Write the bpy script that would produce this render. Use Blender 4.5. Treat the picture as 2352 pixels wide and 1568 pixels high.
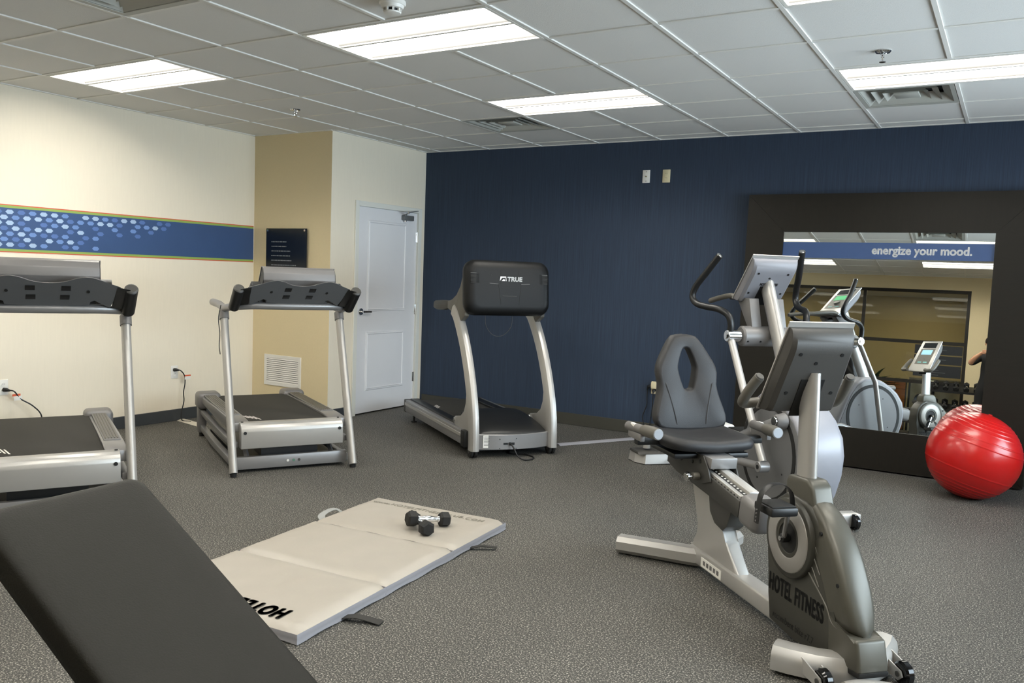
import bpy, bmesh, math, random
from mathutils import Vector, Matrix
random.seed(7)
for o in list(bpy.data.objects): bpy.data.objects.remove(o, do_unlink=True)
scene = bpy.context.scene
COL = scene.collection
rad = math.radians

# ------------------------------------------------------------------ camera
cam_d = bpy.data.cameras.new('camera'); cam = bpy.data.objects.new('camera', cam_d); COL.objects.link(cam)
cam_d.sensor_width = 36.0; cam_d.lens = 29.396; cam_d.clip_start = 0.03; cam_d.clip_end = 60
CR = Vector((0.8564, 0.5149, 0.0363)); CF = Vector((-0.5113, 0.8558, -0.0787))
CF.normalize(); CU = CR.cross(CF).normalized(); CR = CF.cross(CU).normalized()
cam.matrix_world = Matrix(((CR.x, CU.x, -CF.x, 4.0541), (CR.y, CU.y, -CF.y, -3.9841), (CR.z, CU.z, -CF.z, 1.4266), (0, 0, 0, 1)))
scene.camera = cam

# ------------------------------------------------------------------ room numbers (metres)
H = 2.690                       # ceiling
XL, X2, XR = -2.416, -1.403, 6.30     # left wall, door wall, right (window) wall
Y1, YB, YK = 1.814, 3.240, -5.280     # tan return wall, blue wall, back storefront wall
T = 0.6096                      # ceiling module
LAMP = 40.0                      # radiance of the fluorescent diffusers
# ------------------------------------------------------------------ world: overcast daylight outside
w = bpy.data.worlds.new('world'); scene.world = w; w.use_nodes = True
bg = w.node_tree.nodes['Background']; bg.inputs[0].default_value = (0.74, 0.85, 1.0, 1); bg.inputs[1].default_value = 13.0
# daylight opening in the right wall: a portal that guides sampling of the sky
WIN = (-1.9, 2.7, 0.75, 2.30)   # y0, y1, z0, z1
pd_ = bpy.data.lights.new('window_portal', 'AREA'); pd_.shape = 'RECTANGLE'; pd_.size = WIN[3]-WIN[2]; pd_.size_y = WIN[1]-WIN[0]
pd_.cycles.is_portal = True
po = bpy.data.objects.new('window_portal', pd_); COL.objects.link(po)
po.location = (XR+0.14, (WIN[0]+WIN[1])/2, (WIN[2]+WIN[3])/2); po.rotation_euler = (0, rad(90), 0)
scene.view_settings.view_transform = 'Standard'; scene.view_settings.look = 'None'
scene.view_settings.gamma = 1.0; scene.view_settings.use_curve_mapping = False
scene.view_settings.exposure = 0.46

# ------------------------------------------------------------------ materials
def s2l(c): return tuple(((v/255)/12.92 if v/255 <= 0.04045 else ((v/255+0.055)/1.055)**2.4) for v in c)
MATS = {}
def mat(name, rgb, rough=0.5, metal=0.0, var=0.06, scale=6.0, bump=0.0, bscale=200.0, spec=0.5, aniso=None, lin=False, coat=0.0):
    if name in MATS: return MATS[name]
    m = bpy.data.materials.new(name); m.use_nodes = True; nt = m.node_tree; n = nt.nodes; L = nt.links
    p = n['Principled BSDF']; c = rgb if lin else s2l(rgb)
    tc = n.new('ShaderNodeTexCoord'); nz = n.new('ShaderNodeTexNoise'); nz.inputs['Scale'].default_value = scale; nz.inputs['Detail'].default_value = 3
    src = tc.outputs['Object']
    if aniso:
        mp = n.new('ShaderNodeMapping'); mp.inputs['Scale'].default_value = aniso; L.new(src, mp.inputs[0]); src = mp.outputs[0]
    L.new(src, nz.inputs['Vector'])
    mx = n.new('ShaderNodeMix'); mx.data_type = 'RGBA'
    mx.inputs['A'].default_value = tuple(v*(1-var) for v in c)+(1,); mx.inputs['B'].default_value = tuple(min(1, v*(1+var)) for v in c)+(1,)
    L.new(nz.outputs[0], mx.inputs['Factor']); L.new(mx.outputs['Result'], p.inputs['Base Color'])
    p.inputs['Roughness'].default_value = rough; p.inputs['Metallic'].default_value = metal; p.inputs['Specular IOR Level'].default_value = spec
    if coat: p.inputs['Coat Weight'].default_value = coat; p.inputs['Coat Roughness'].default_value = 0.15
    if bump:
        b = n.new('ShaderNodeBump'); b.inputs['Strength'].default_value = bump; b.inputs['Distance'].default_value = 0.002
        n2 = n.new('ShaderNodeTexNoise'); n2.inputs['Scale'].default_value = bscale; n2.inputs['Detail'].default_value = 4
        L.new(tc.outputs['Object'], n2.inputs['Vector']); L.new(n2.outputs[0], b.inputs['Height']); L.new(b.outputs[0], p.inputs['Normal'])
    MATS[name] = m; return m
def emit(name, rgb, strength):
    m = bpy.data.materials.new(name); m.use_nodes = True; nt = m.node_tree; nt.nodes.clear()
    e = nt.nodes.new('ShaderNodeEmission'); o = nt.nodes.new('ShaderNodeOutputMaterial')
    e.inputs[0].default_value = tuple(rgb)+(1,); e.inputs[1].default_value = strength
    nt.links.new(e.outputs[0], o.inputs[0]); MATS[name] = m; return m

cream = mat('wall_cream', (231, 222, 203), 0.75, var=0.03, scale=60, aniso=(1, 1, 0.1), bump=0.15, bscale=300)
tan = mat('wall_tan', (217, 201, 163), 0.75, var=0.03, scale=60, bump=0.15, bscale=300)
white_paint = mat('white_paint', (226, 226, 228), 0.4, var=0.015)
casing_m = mat('casing_paint', (224, 224, 216), 0.45, var=0.015)
base_m = mat('vinyl_base', (62, 61, 54), 0.5, var=0.08)
base_blue = mat('vinyl_base_slate', (58, 62, 66), 0.5, var=0.08)
silver = mat('silver_paint', (148, 147, 147), 0.38, 0.55, var=0.04)
silver_l = mat('silver_paint_light', (176, 174, 170), 0.36, 0.45, var=0.03)
grey_m = mat('mid_grey_plastic', (112, 110, 109), 0.45, 0.15, var=0.05, bump=0.1, bscale=500)
grey_d = mat('dark_grey_plastic', (60, 59, 56), 0.5, var=0.05, bump=0.15, bscale=500)
grey_t = mat('taupe_grey_plastic', (92, 89, 82), 0.45, 0.1, var=0.05, bump=0.1, bscale=500)
black_p = mat('black_plastic', (17, 18, 19), 0.42, var=0.1, bump=0.1, bscale=500)
black_r = mat('black_rubber', (22, 22, 21), 0.7, var=0.15, bump=0.2, bscale=400)
black_g = mat('glossy_black', (10, 10, 11), 0.12)
belt_m = mat('tread_belt', (40, 38, 33), 0.85, var=0.15, scale=120, bump=0.4, bscale=500)
chrome = mat('chrome', (225, 225, 225), 0.08, 1.0, var=0.0)
cord_m = mat('cord_black', (18, 18, 19), 0.5)
white_p = mat('white_plastic', (228, 226, 220), 0.4, var=0.02)
ivory = mat('ivory_plastic', (216, 205, 170), 0.4, var=0.02)
vinyl_b = mat('black_vinyl_pad', (24, 23, 18), 0.62, var=0.06, bump=0.35, bscale=260, spec=0.3)
seat_m = mat('seat_foam_black', (31, 31, 33), 0.55, var=0.06, bump=0.3, bscale=420)

# floor: dark rubber with pale flecks
def floor_mat():
    m = bpy.data.materials.new('fleck_rubber_floor'); m.use_nodes = True; nt = m.node_tree; n = nt.nodes; L = nt.links; p = n['Principled BSDF']
    tc = n.new('ShaderNodeTexCoord')
    nz = n.new('ShaderNodeTexNoise'); nz.inputs['Scale'].default_value = 150; nz.inputs['Detail'].default_value = 2.0; nz.inputs['Roughness'].default_value = 0.7
    L.new(tc.outputs['Object'], nz.inputs['Vector'])
    r = n.new('ShaderNodeValToRGB'); e = r.color_ramp.elements
    e[0].position = 0.38; e[0].color = s2l((45, 45, 43))+(1,); e[1].position = 0.66; e[1].color = s2l((176, 172, 162))+(1,)
    q = e.new(0.53); q.color = s2l((66, 65, 61))+(1,); q = e.new(0.585); q.color = s2l((118, 115, 108))+(1,)
    L.new(nz.outputs[0], r.inputs[0])
    big = n.new('ShaderNodeTexNoise'); big.inputs['Scale'].default_value = 0.9; big.inputs['Detail'].default_value = 3; L.new(tc.outputs['Object'], big.inputs['Vector'])
    mr = n.new('ShaderNodeMapRange'); mr.inputs['From Min'].default_value = 0.3; mr.inputs['From Max'].default_value = 0.7; mr.inputs['To Min'].default_value = 0.86; mr.inputs['To Max'].default_value = 1.08
    L.new(big.outputs[0], mr.inputs[0])
    mx = n.new('ShaderNodeMix'); mx.data_type = 'RGBA'; mx.blend_type = 'MULTIPLY'; mx.inputs['Factor'].default_value = 1
    L.new(r.outputs[0], mx.inputs['A']); L.new(mr.outputs[0], mx.inputs['B']); L.new(mx.outputs['Result'], p.inputs['Base Color'])
    p.inputs['Roughness'].default_value = 0.62; p.inputs['Specular IOR Level'].default_value = 0.35
    b = n.new('ShaderNodeBump'); b.inputs['Strength'].default_value = 0.25; b.inputs['Distance'].default_value = 0.002
    L.new(nz.outputs[0], b.inputs['Height']); L.new(b.outputs[0], p.inputs['Normal'])
    return m
floor_m = floor_mat()
# blue vertically streaked wallcovering
def blue_mat():
    m = bpy.data.materials.new('blue_streaked_wallcovering'); m.use_nodes = True; nt = m.node_tree; n = nt.nodes; L = nt.links; p = n['Principled BSDF']
    tc = n.new('ShaderNodeTexCoord'); mp = n.new('ShaderNodeMapping'); mp.inputs['Scale'].default_value = (150, 150, 1.6); L.new(tc.outputs['Object'], mp.inputs[0])
    nz = n.new('ShaderNodeTexNoise'); nz.inputs['Scale'].default_value = 1.0; nz.inputs['Detail'].default_value = 5; nz.inputs['Roughness'].default_value = 0.65; L.new(mp.outputs[0], nz.inputs['Vector'])
    r = n.new('ShaderNodeValToRGB'); e = r.color_ramp.elements
    e[0].position = 0.34; e[0].color = s2l((42, 53, 70))+(1,); e[1].position = 0.66; e[1].color = s2l((53, 66, 85))+(1,)
    L.new(nz.outputs[0], r.inputs[0]); L.new(r.outputs[0], p.inputs['Base Color']); p.inputs['Roughness'].default_value = 0.7; p.inputs['Specular IOR Level'].default_value = 0.3
    b = n.new('ShaderNodeBump'); b.inputs['Strength'].default_value = 0.15; b.inputs['Distance'].default_value = 0.002; L.new(nz.outputs[0], b.inputs['Height']); L.new(b.outputs[0], p.inputs['Normal'])
    return m
blue_m = blue_mat()
tile_m = mat('ceiling_tile', (222, 221, 217), 0.9, var=0.03, scale=300, bump=0.6, bscale=350, spec=0.2)
tbar_m = mat('ceiling_tbar', (224, 222, 216), 0.5, var=0.01)

# ------------------------------------------------------------------ mesh builder
def cr(pts, n=6):
    P = [Vector(p) for p in pts]; out = []
    for i in range(len(P)-1):
        a = P[i-1] if i else P[0]*2-P[1]; b, c = P[i], P[i+1]; d = P[i+2] if i+2 < len(P) else P[-1]*2-P[-2]
        for k in range(n):
            t = k/n
            out.append(0.5*((2*b)+(c-a)*t+(2*a-5*b+4*c-d)*t*t+(3*b-a-3*c+d)*t*t*t))
    out.append(P[-1]); return out
class B:
    def __init__(s, M=None): s.bm = bmesh.new(); s.M = M or Matrix()
    def v(s, co): return s.bm.verts.new(s.M @ Vector(co))
    def poly(s, cos): return s.bm.faces.new([s.v(c) for c in cos])
    def _bev(s, faces, bev, seg):
        if bev:
            ed = {e for f in faces for e in f.edges}
            bmesh.ops.bevel(s.bm, geom=list(ed), offset=bev, segments=seg, profile=0.5, affect='EDGES', clamp_overlap=True)
    def box(s, a, b, bev=0, seg=2):
        (x0, y0, z0), (x1, y1, z1) = a, b
        V = [s.v(c) for c in ((x0,y0,z0),(x1,y0,z0),(x1,y1,z0),(x0,y1,z0),(x0,y0,z1),(x1,y0,z1),(x1,y1,z1),(x0,y1,z1))]
        F = [s.bm.faces.new([V[i] for i in f]) for f in ((3,2,1,0),(4,5,6,7),(0,1,5,4),(1,2,6,5),(2,3,7,6),(3,0,4,7))]
        s._bev(F, bev, seg); return s
    def prism(s, poly, ax, a0, a1, bev=0, seg=2):
        f = {'x': lambda p, a: (a, p[0], p[1]), 'y': lambda p, a: (p[0], a, p[1]), 'z': lambda p, a: (p[0], p[1], a)}[ax]
        A = [s.v(f(p, a0)) for p in poly]; C = [s.v(f(p, a1)) for p in poly]; n = len(poly)
        F = [s.bm.faces.new(A[::-1]), s.bm.faces.new(C)]
        for i in range(n): F.append(s.bm.faces.new((A[i], A[(i+1) % n], C[(i+1) % n], C[i])))
        s._bev(F, bev, seg); return s
    def rings(s, R, cap0=True, cap1=True, loop=False):
        V = [[s.v(p) for p in r] for r in R]; n = len(V[0])
        for a, b in list(zip(V, V[1:]))+([(V[-1], V[0])] if loop else []):
            for i in range(n): s.bm.faces.new((a[i], a[(i+1) % n], b[(i+1) % n], b[i]))
        if not loop:
            if cap0: s.bm.faces.new(V[0][::-1])
            if cap1: s.bm.faces.new(V[-1])
        return s
    def tube(s, pts, r, seg=12, up=None, cap=True):
        P = [Vector(p) for p in pts]; N = len(P); R = []
        T_ = [(P[min(i+1, N-1)]-P[max(i-1, 0)]).normalized() for i in range(N)]
        ref = Vector(up) if up else (Vector((0,0,1)) if abs(T_[0].z) < 0.9 else Vector((1,0,0)))
        n1 = (ref-T_[0]*ref.dot(T_[0])).normalized()
        for i in range(N):
            if up: n1 = (ref-T_[i]*ref.dot(T_[i])).normalized()
            else: n1 = (n1-T_[i]*n1.dot(T_[i])).normalized()
            n2 = T_[i].cross(n1)
            q = r[i] if isinstance(r, list) else r
            a, b = q if isinstance(q, tuple) else (q, q)
            R.append([P[i]+n1*a*math.cos(2*math.pi*k/seg)+n2*b*math.sin(2*math.pi*k/seg) for k in range(seg)])
        return s.rings(R, cap, cap)
    def cyl(s, p0, p1, r0, r1=None, seg=16, bev=0):
        p0, p1 = Vector(p0), Vector(p1); r1 = r0 if r1 is None else r1
        if bev:
            d = (p1-p0).normalized()
            return s.tube([p0, p0+d*1e-4, p0+d*bev, p1-d*bev, p1-d*1e-4, p1], [r0-bev, r0-bev, r0, r1, r1-bev, r1-bev], seg)
        return s.tube([p0, p1], [r0, r1], seg)
    def lathe(s, prof, c=(0,0,0), seg=24):
        R = [[(c[0]+r*math.cos(2*math.pi*k/seg), c[1]+r*math.sin(2*math.pi*k/seg), c[2]+z) for k in range(seg)] for r, z in prof]
        return s.rings(R)
    def ball(s, c, r, u=16, v=10, sc=(1,1,1)):
        prof = [(max(r*math.sin(math.pi*i/v), r*0.01), -r*math.cos(math.pi*i/v)) for i in range(v+1)]
        R = [[(c[0]+sc[0]*q*math.cos(2*math.pi*k/u), c[1]+sc[1]*q*math.sin(2*math.pi*k/u), c[2]+sc[2]*z) for k in range(u)] for q, z in prof]
        return s.rings(R)
    def mesh(s, name, m, ang=38, sub=0):
        bmesh.ops.recalc_face_normals(s.bm, faces=s.bm.faces)
        me = bpy.data.meshes.new(name); s.bm.to_mesh(me); s.bm.free(); me.materials.append(m)
        me.shade_smooth(); me.set_sharp_from_angle(angle=rad(ang)); return me
    def done(s, name, m, parent=None, ang=38, sub=0):
        o = bpy.data.objects.new(name, s.mesh(name, m, ang)); COL.objects.link(o)
        if parent is not None: o.parent = parent
        if sub:
            md = o.modifiers.new('sub', 'SUBSURF'); md.levels = sub; md.render_levels = sub
        return o
def tag(o, label, cat, group=None):
    o['label'] = label; o['category'] = cat
    if group: o['group'] = group
    return o
def thing(name, label, cat, loc=(0,0,0), rz=0.0, group=None):
    o = bpy.data.objects.new(name, None); COL.objects.link(o); o.empty_display_size = 0.1
    o.location = loc; o.rotation_euler = (0, 0, rz); return tag(o, label, cat, group)
def struct(o): o['kind'] = 'structure'; return o
def copy_tree(o, parent=None):
    c = o.copy(); COL.objects.link(c)
    if parent is not None: c.parent = parent
    for ch in list(o.children): copy_tree(ch, c)
    return c
def text(name, s, size, m, parent, M, xs=1.0, bold=0.0, align='LEFT', extrude=0.0004, space=1.0, shear=0.0):
    cu = bpy.data.curves.new(name, 'FONT'); cu.body = s; cu.size = size; cu.align_x = align; cu.extrude = extrude; cu.space_character = space; cu.shear = shear
    cu.resolution_u = 4
    t = bpy.data.objects.new('tmp', cu); COL.objects.link(t)
    me = bpy.data.meshes.new_from_object(t.evaluated_get(bpy.context.evaluated_depsgraph_get()))
    bpy.data.objects.remove(t, do_unlink=True)
    me.transform(Matrix.Scale(xs, 4, (1,0,0)))
    if bold:                    # heavier weight: the outline swept round a small circle
        bq = bmesh.new()
        for k in range(8):
            c = me.copy(); c.transform(Matrix.Translation((bold*math.cos(k*math.pi/4), bold*math.sin(k*math.pi/4), 0))); bq.from_mesh(c); bpy.data.meshes.remove(c)
        bq.to_mesh(me); bq.free()
    me.transform(M); me.materials.clear(); me.materials.append(m); me.name = name
    o = bpy.data.objects.new(name, me); COL.objects.link(o)
    if parent is not None: o.parent = parent
    return o
def basis(o, x, y):      # text plane: origin, x direction, y direction
    x = Vector(x).normalized(); y = Vector(y).normalized(); z = x.cross(y)
    return Matrix(((x.x, y.x, z.x, o[0]), (x.y, y.y, z.y, o[1]), (x.z, y.z, z.z, o[2]), (0,0,0,1)))
# ================================================================== ROOM SHELL
YC = -8.2                                                    # far wall of the corridor behind the storefront
floor = struct(B().box((XL-0.2, YC-0.1, -0.06), (XR+0.1, YB+0.1, 0.0)).done('floor', floor_m))
struct(B().prism([(XL, YK-0.1), (XL, Y1), (XL-0.1, Y1+0.1), (XL-0.1, YK-0.1)], 'z', 0, H+0.1).done('wall_left', cream))
struct(B().prism([(XL, Y1), (X2, Y1), (X2-0.1, Y1+0.1), (XL-0.1, Y1+0.1)], 'z', 0, H+0.1).done('wall_return', tan))
DY0, DY1, DZ = 2.178, 3.136, 2.050                            # door opening
b = B().prism([(X2, Y1), (X2, DY0), (X2-0.1, DY0), (X2-0.1, Y1+0.1)], 'z', 0, H+0.1)
b.box((X2-0.1, DY1, 0), (X2, YB, H+0.1)); b.box((X2-0.1, DY0, DZ), (X2, DY1, H+0.1))
struct(b.done('wall_door', cream))
struct(B().box((X2-0.1, YB, 0), (XR+0.1, YB+0.1, H+0.1)).done('wall_blue', blue_m))
b = B(); y0, y1, z0, z1 = WIN
b.box((XR, YK, 0), (XR+0.1, y0, H+0.1)); b.box((XR, y1, 0), (XR+0.1, YB, H+0.1)); b.box((XR, y0, 0), (XR+0.1, y1, z0)); b.box((XR, y0, z1), (XR+0.1, y1, H+0.1))
struct(b.done('wall_right', cream))
# storefront wall behind the camera: opening, then dark aluminium framing and glass
SX0, SX1, SZ1 = -1.06, 3.77, 2.47
b = B(); b.box((XL, YK-0.1, 0), (SX0, YK, H+0.1)); b.box((SX1, YK-0.1, 0), (XR+0.1, YK, H+0.1)); b.box((SX0, YK-0.1, SZ1), (SX1, YK, H+0.1))
struct(b.done('wall_back', tan))
# baseboards
def base(name, a, b_, m): return struct(B().box(a, b_, 0.004, 1).done(name, m))
bh = 0.105
base('baseboard_left', (XL, YK, 0), (XL+0.012, Y1, bh), base_blue)
base('baseboard_return', (XL+0.012, Y1-0.012, 0), (X2+0.012, Y1, bh), base_blue)
base('baseboard_door', (X2, Y1, 0), (X2+0.012, DY0-0.05, bh), base_blue)
base('baseboard_blue', (X2+0.03, YB-0.012, 0), (XR, YB, bh+0.01), base_m)
base('baseboard_back', (SX1, YK, 0), (XR, YK+0.012, bh), base_m)
base('baseboard_right', (XR-0.012, YK+0.012, 0), (XR, YB-0.012, bh), base_m)
# storefront
frame_m = mat('dark_bronze_frame', (34, 31, 26), 0.45, 0.3)
def glass_mat():
    m = bpy.data.materials.new('clear_glass'); m.use_nodes = True; nt = m.node_tree; nt.nodes.clear(); n = nt.nodes
    o = n.new('ShaderNodeOutputMaterial'); t = n.new('ShaderNodeBsdfTransparent'); g = n.new('ShaderNodeBsdfGlossy'); mx = n.new('ShaderNodeMixShader'); f = n.new('ShaderNodeFresnel')
    f.inputs[0].default_value = 1.52; g.inputs['Roughness'].default_value = 0.0; t.inputs[0].default_value = (0.93, 0.95, 0.93, 1)
    nt.links.new(f.outputs[0], mx.inputs[0]); nt.links.new(t.outputs[0], mx.inputs[1]); nt.links.new(g.outputs[0], mx.inputs[2]); nt.links.new(mx.outputs[0], o.inputs[0]); return m
glass = glass_mat()
sf = struct(B().box((SX0, YK-0.08, SZ1-0.05), (SX1, YK-0.02, SZ1)).done('window_1', frame_m))
MX = [SX0, 0.53, 2.13, SX1-0.05]
for x in MX: B().box((x, YK-0.08, 0.0), (x+0.05, YK-0.02, SZ1-0.05)).done('mullion', frame_m, sf)
ZS = [0.0, 0.22, 0.89, 1.56, SZ1-0.05]; zw = [0.05, 0.05, 0.055, 0.055]
for i in range(3):
    for j in range(4):
        B().box((MX[i]+0.05, YK-0.075, ZS[j]), (MX[i+1], YK-0.025, ZS[j]+zw[j])).done('rail', frame_m, sf)
        B().box((MX[i]+0.05, YK-0.054, ZS[j]+zw[j]), (MX[i+1], YK-0.046, ZS[j+1])).done('pane', glass, sf)
# right hand window: white frame, three lights of glass
wf = struct(B().box((XR-0.02, WIN[0]-0.06, WIN[2]-0.06), (XR+0.12, WIN[1]+0.06, WIN[2])).done('window_2', casing_m))
B().box((XR-0.02, WIN[0]-0.06, WIN[3]), (XR+0.12, WIN[1]+0.06, WIN[3]+0.06)).done('window_head', casing_m, wf)
for k in range(4):
    y = WIN[0]-0.06+k*(WIN[1]-WIN[0]+0.06)/3
    B().box((XR-0.02, y, WIN[2]), (XR+0.12, y+0.06, WIN[3])).done('window_post', casing_m, wf)
for k in range(3):
    y = WIN[0]+k*(WIN[1]-WIN[0]+0.06)/3; y2 = WIN[0]-0.06+(k+1)*(WIN[1]-WIN[0]+0.06)/3
    B().box((XR+0.05, y, WIN[2]), (XR+0.056, y2, WIN[3])).done('pane', glass, wf)
# corridor beyond the storefront
corr_m = mat('corridor_tan', (196, 178, 134), 0.8, var=0.04)
struct(B().box((XL-0.1, YC-0.1, 0), (XR+0.1, YC, H+0.1)).done('wall_corridor', corr_m))
struct(B().box((XL-0.2, YC, 0), (XL-0.1, YK-0.1, H+0.1)).done('wall_corridor_left', corr_m))
struct(B().box((XR, YC, 0), (XR+0.1, YK-0.1, H+0.1)).done('wall_corridor_right', corr_m))

# ------------------------------------------------------------------ door
lv = B()
DX = X2-0.012                                                # face of the leaf
dl = struct(lv.box((DX-0.044, DY0+0.015, 0.012), (DX, DY1-0.012, DZ-0.010), 0.002, 1).done('door_1', white_paint))
def door_panel(y0, y1, z0, z1):
    k = 0.028
    b = B()   # moulded frame: four mitred strips around a slightly raised field
    R = [[(DX, a, c) for a, c in ((y0-e, z0-e), (y1+e, z0-e), (y1+e, z1+e), (y0-e, z1+e))] for e in (0,)]
    prof = [(0.0, 0.0004), (0.006, 0.008), (0.014, 0.006), (0.022, 0.010), (0.030, 0.0032)]
    R = [[(DX+h, y0+e, z0+e), (DX+h, y1-e, z0+e), (DX+h, y1-e, z1-e), (DX+h, y0+e, z1-e)] for e, h in prof]
    b.rings(R, False, True); b.done('raised_panel', white_paint, dl, ang=20)
door_panel(2.345, 2.950, 1.020, 1.920); door_panel(2.345, 2.950, 0.230, 0.820)
for z in (1.79, 1.03, 0.31):
    h = B().box((DX-0.004, DY1-0.030, z-0.05), (DX+0.002, DY1-0.012, z+0.05)); h.cyl((DX+0.006, DY1-0.012, z-0.052), (DX+0.006, DY1-0.012, z+0.052), 0.006, seg=10); h.done('hinge', chrome, dl)
lr = B(); lr.cyl((DX, 2.262, 1.020), (DX+0.012, 2.262, 1.020), 0.034, seg=24, bev=0.003); lr.cyl((DX+0.012, 2.262, 1.020), (DX+0.05, 2.262, 1.020), 0.011)
hd = lr.done('lever_handle', chrome, dl)
B().tube(cr([(DX+0.045, 2.262, 1.020), (DX+0.05, 2.30, 1.020), (DX+0.045, 2.345, 1.019), (DX+0.042, 2.375, 1.018)]), 0.0085, 10).done('lever', mat('dark_nickel', (70, 66, 60), 0.3, 0.8), hd)
cl = B().box((DX, 2.86, 1.952), (DX+0.045, 3.02, 2.005), 0.008).done('door_closer', mat('closer_grey', (120, 122, 122), 0.4, 0.4), dl)
B().cyl((DX+0.02, 2.90, 1.935), (DX+0.02, 2.90, 1.952), 0.014).done('closer_spindle', chrome, cl)
b = B(); b.tube([(DX+0.025, 2.90, 2.012), (DX+0.14, 2.80, 2.018), ], (0.006, 0.010), 8); b.tube([(DX+0.14, 2.80, 2.026), (DX+0.03, 3.10, 2.062)], (0.006, 0.010), 8)
b.cyl((DX+0.025, 2.90, 2.00), (DX+0.025, 2.90, 2.02), 0.012); b.cyl((DX+0.14, 2.80, 2.01), (DX+0.14, 2.80, 2.034), 0.01); b.done('closer_arm', chrome, cl)
b = B(); cw = 0.052; ct = 0.016
b.box((X2-0.06, DY0-0.0, 0), (X2, DY0+0.013, DZ)); b.box((X2, DY0-cw+0.012, 0), (X2+ct, DY0+0.012, DZ+cw-0.012), 0.003, 1)
b.box((X2-0.06, DY1-0.012, 0), (X2, DY1, DZ)); b.box((X2, DY1-0.012, 0), (X2+ct, DY1+cw-0.012, DZ+cw-0.012), 0.003, 1)
b.box((X2-0.06, DY0+0.013, DZ-0.010), (X2, DY1-0.012, DZ)); b.box((X2, DY0+0.012, DZ-0.010), (X2+ct, DY1-0.012, DZ+cw-0.012), 0.003, 1)
struct(b.done('trim_1', casing_m))
b = B(); b.box((X2-0.52, DY0-0.1, 0.0), (X2-0.48, DY1+0.1, DZ+0.1)); b.box((X2-0.52, DY0-0.1, DZ+0.06), (X2-0.1, DY1+0.1, DZ+0.1))
for y in (DY0-0.1, DY1+0.06): b.box((X2-0.52, y, 0.0), (X2-0.1, y+0.04, DZ+0.1))
struct(b.done('wall_light_block', mat('light_block_dark', (40, 38, 34), 0.9)))  # unseen box added behind the door to stop sky light leaking under it

# ================================================================== CEILING
ceil = struct(B().box((XL-0.2, YC-0.1, H+0.10), (XR+0.1, YB+0.1, H+0.16)).done('ceiling', tile_m))
LX = [(-3, -1), (1, 3), (5, 7)]
LIGHTS = [(-3, -1), (1, -1), (5, -1), (1, 2), (5, 2), (-3, -4), (1, -4), (5, -4), (1, -7), (5, -7)]      # left column, first row of each 2 x 4 fixture
VENTS = [(0, 3), (5, 3), (0, -3), (5, -3)]
taken = {(c+k, r) for c, r in LIGHTS for k in (0, 1)} | set(VENTS)
i0, i1 = math.floor(XL/T), math.floor((XR-1e-6)/T); j0, j1 = math.floor(YK/T), math.floor((YB-1e-6)/T)
tiles = {}
for i in range(i0, i1+1):
    for j in range(j0, j1+1):
        if (i, j) in taken: continue
        xa, xb = max(i*T, XL), min((i+1)*T, XR); ya, yb = max(j*T, YK), min((j+1)*T, YB)
        if xb-xa < 0.02 or yb-ya < 0.02: continue
        if xb <= X2 and ya >= Y1: continue
        key = (round(xb-xa, 4), round(yb-ya, 4))
        if key not in tiles:
            sx, sy = key; g = 0.004
            tiles[key] = B().box((-sx/2+g, -sy/2+g, 0.004), (sx/2-g, sy/2-g, 0.018), 0.0015, 1).mesh('ceiling_tile', tile_m)
        o = bpy.data.objects.new('ceiling_tile', tiles[key]); COL.objects.link(o); o.parent = ceil
        o.location = ((xa+xb)/2, (ya+yb)/2, H)
mid = {(c+1, r) for c, r in LIGHTS}                          # no tee runs through the middle of a fixture
for i in range(i0+1, i1+1):
    ye = YB if i*T > X2 else Y1; ya = YK
    for j in range(j0, j1+2):
        if (i, j) in mid or j == j1+1:
            yb = min(j*T-0.012, ye) if j <= j1 else ye
            if yb-ya > 0.05: B().box((i*T-0.012, ya, H-0.004), (i*T+0.012, yb, H+0.004), 0.0012, 1).done('main_tee', tbar_m, ceil)
            ya = (j+1)*T+0.012
for j in range(j0+1, j1+1):
    xa = XL if j*T < Y1 else X2
    B().box((xa, j*T-0.012, H-0.0025), (XR, j*T+0.012, H+0.004), 0.0012, 1).done('cross_tee', tbar_m, ceil)
b = B()
for a, c in (((XL, YK, 0), (XL+0.02, Y1, 0)), ((XL, Y1-0.02, 0), (X2, Y1, 0)), ((X2, Y1, 0), (X2+0.02, YB, 0)), ((X2, YB-0.02, 0), (XR, YB, 0)), ((XR-0.02, YK, 0), (XR, YB, 0)), ((XL, YK, 0), (XR, YK+0.02, 0))):
    b.box((a[0], a[1], H-0.003), (c[0], c[1], H+0.004))
b.done('wall_angle', tbar_m, ceil)
# corridor ceiling
struct(B().box((XL-0.1, YC, H-0.03), (XR, YK-0.1, H+0.02)).done('ceiling_corridor', tile_m))
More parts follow.
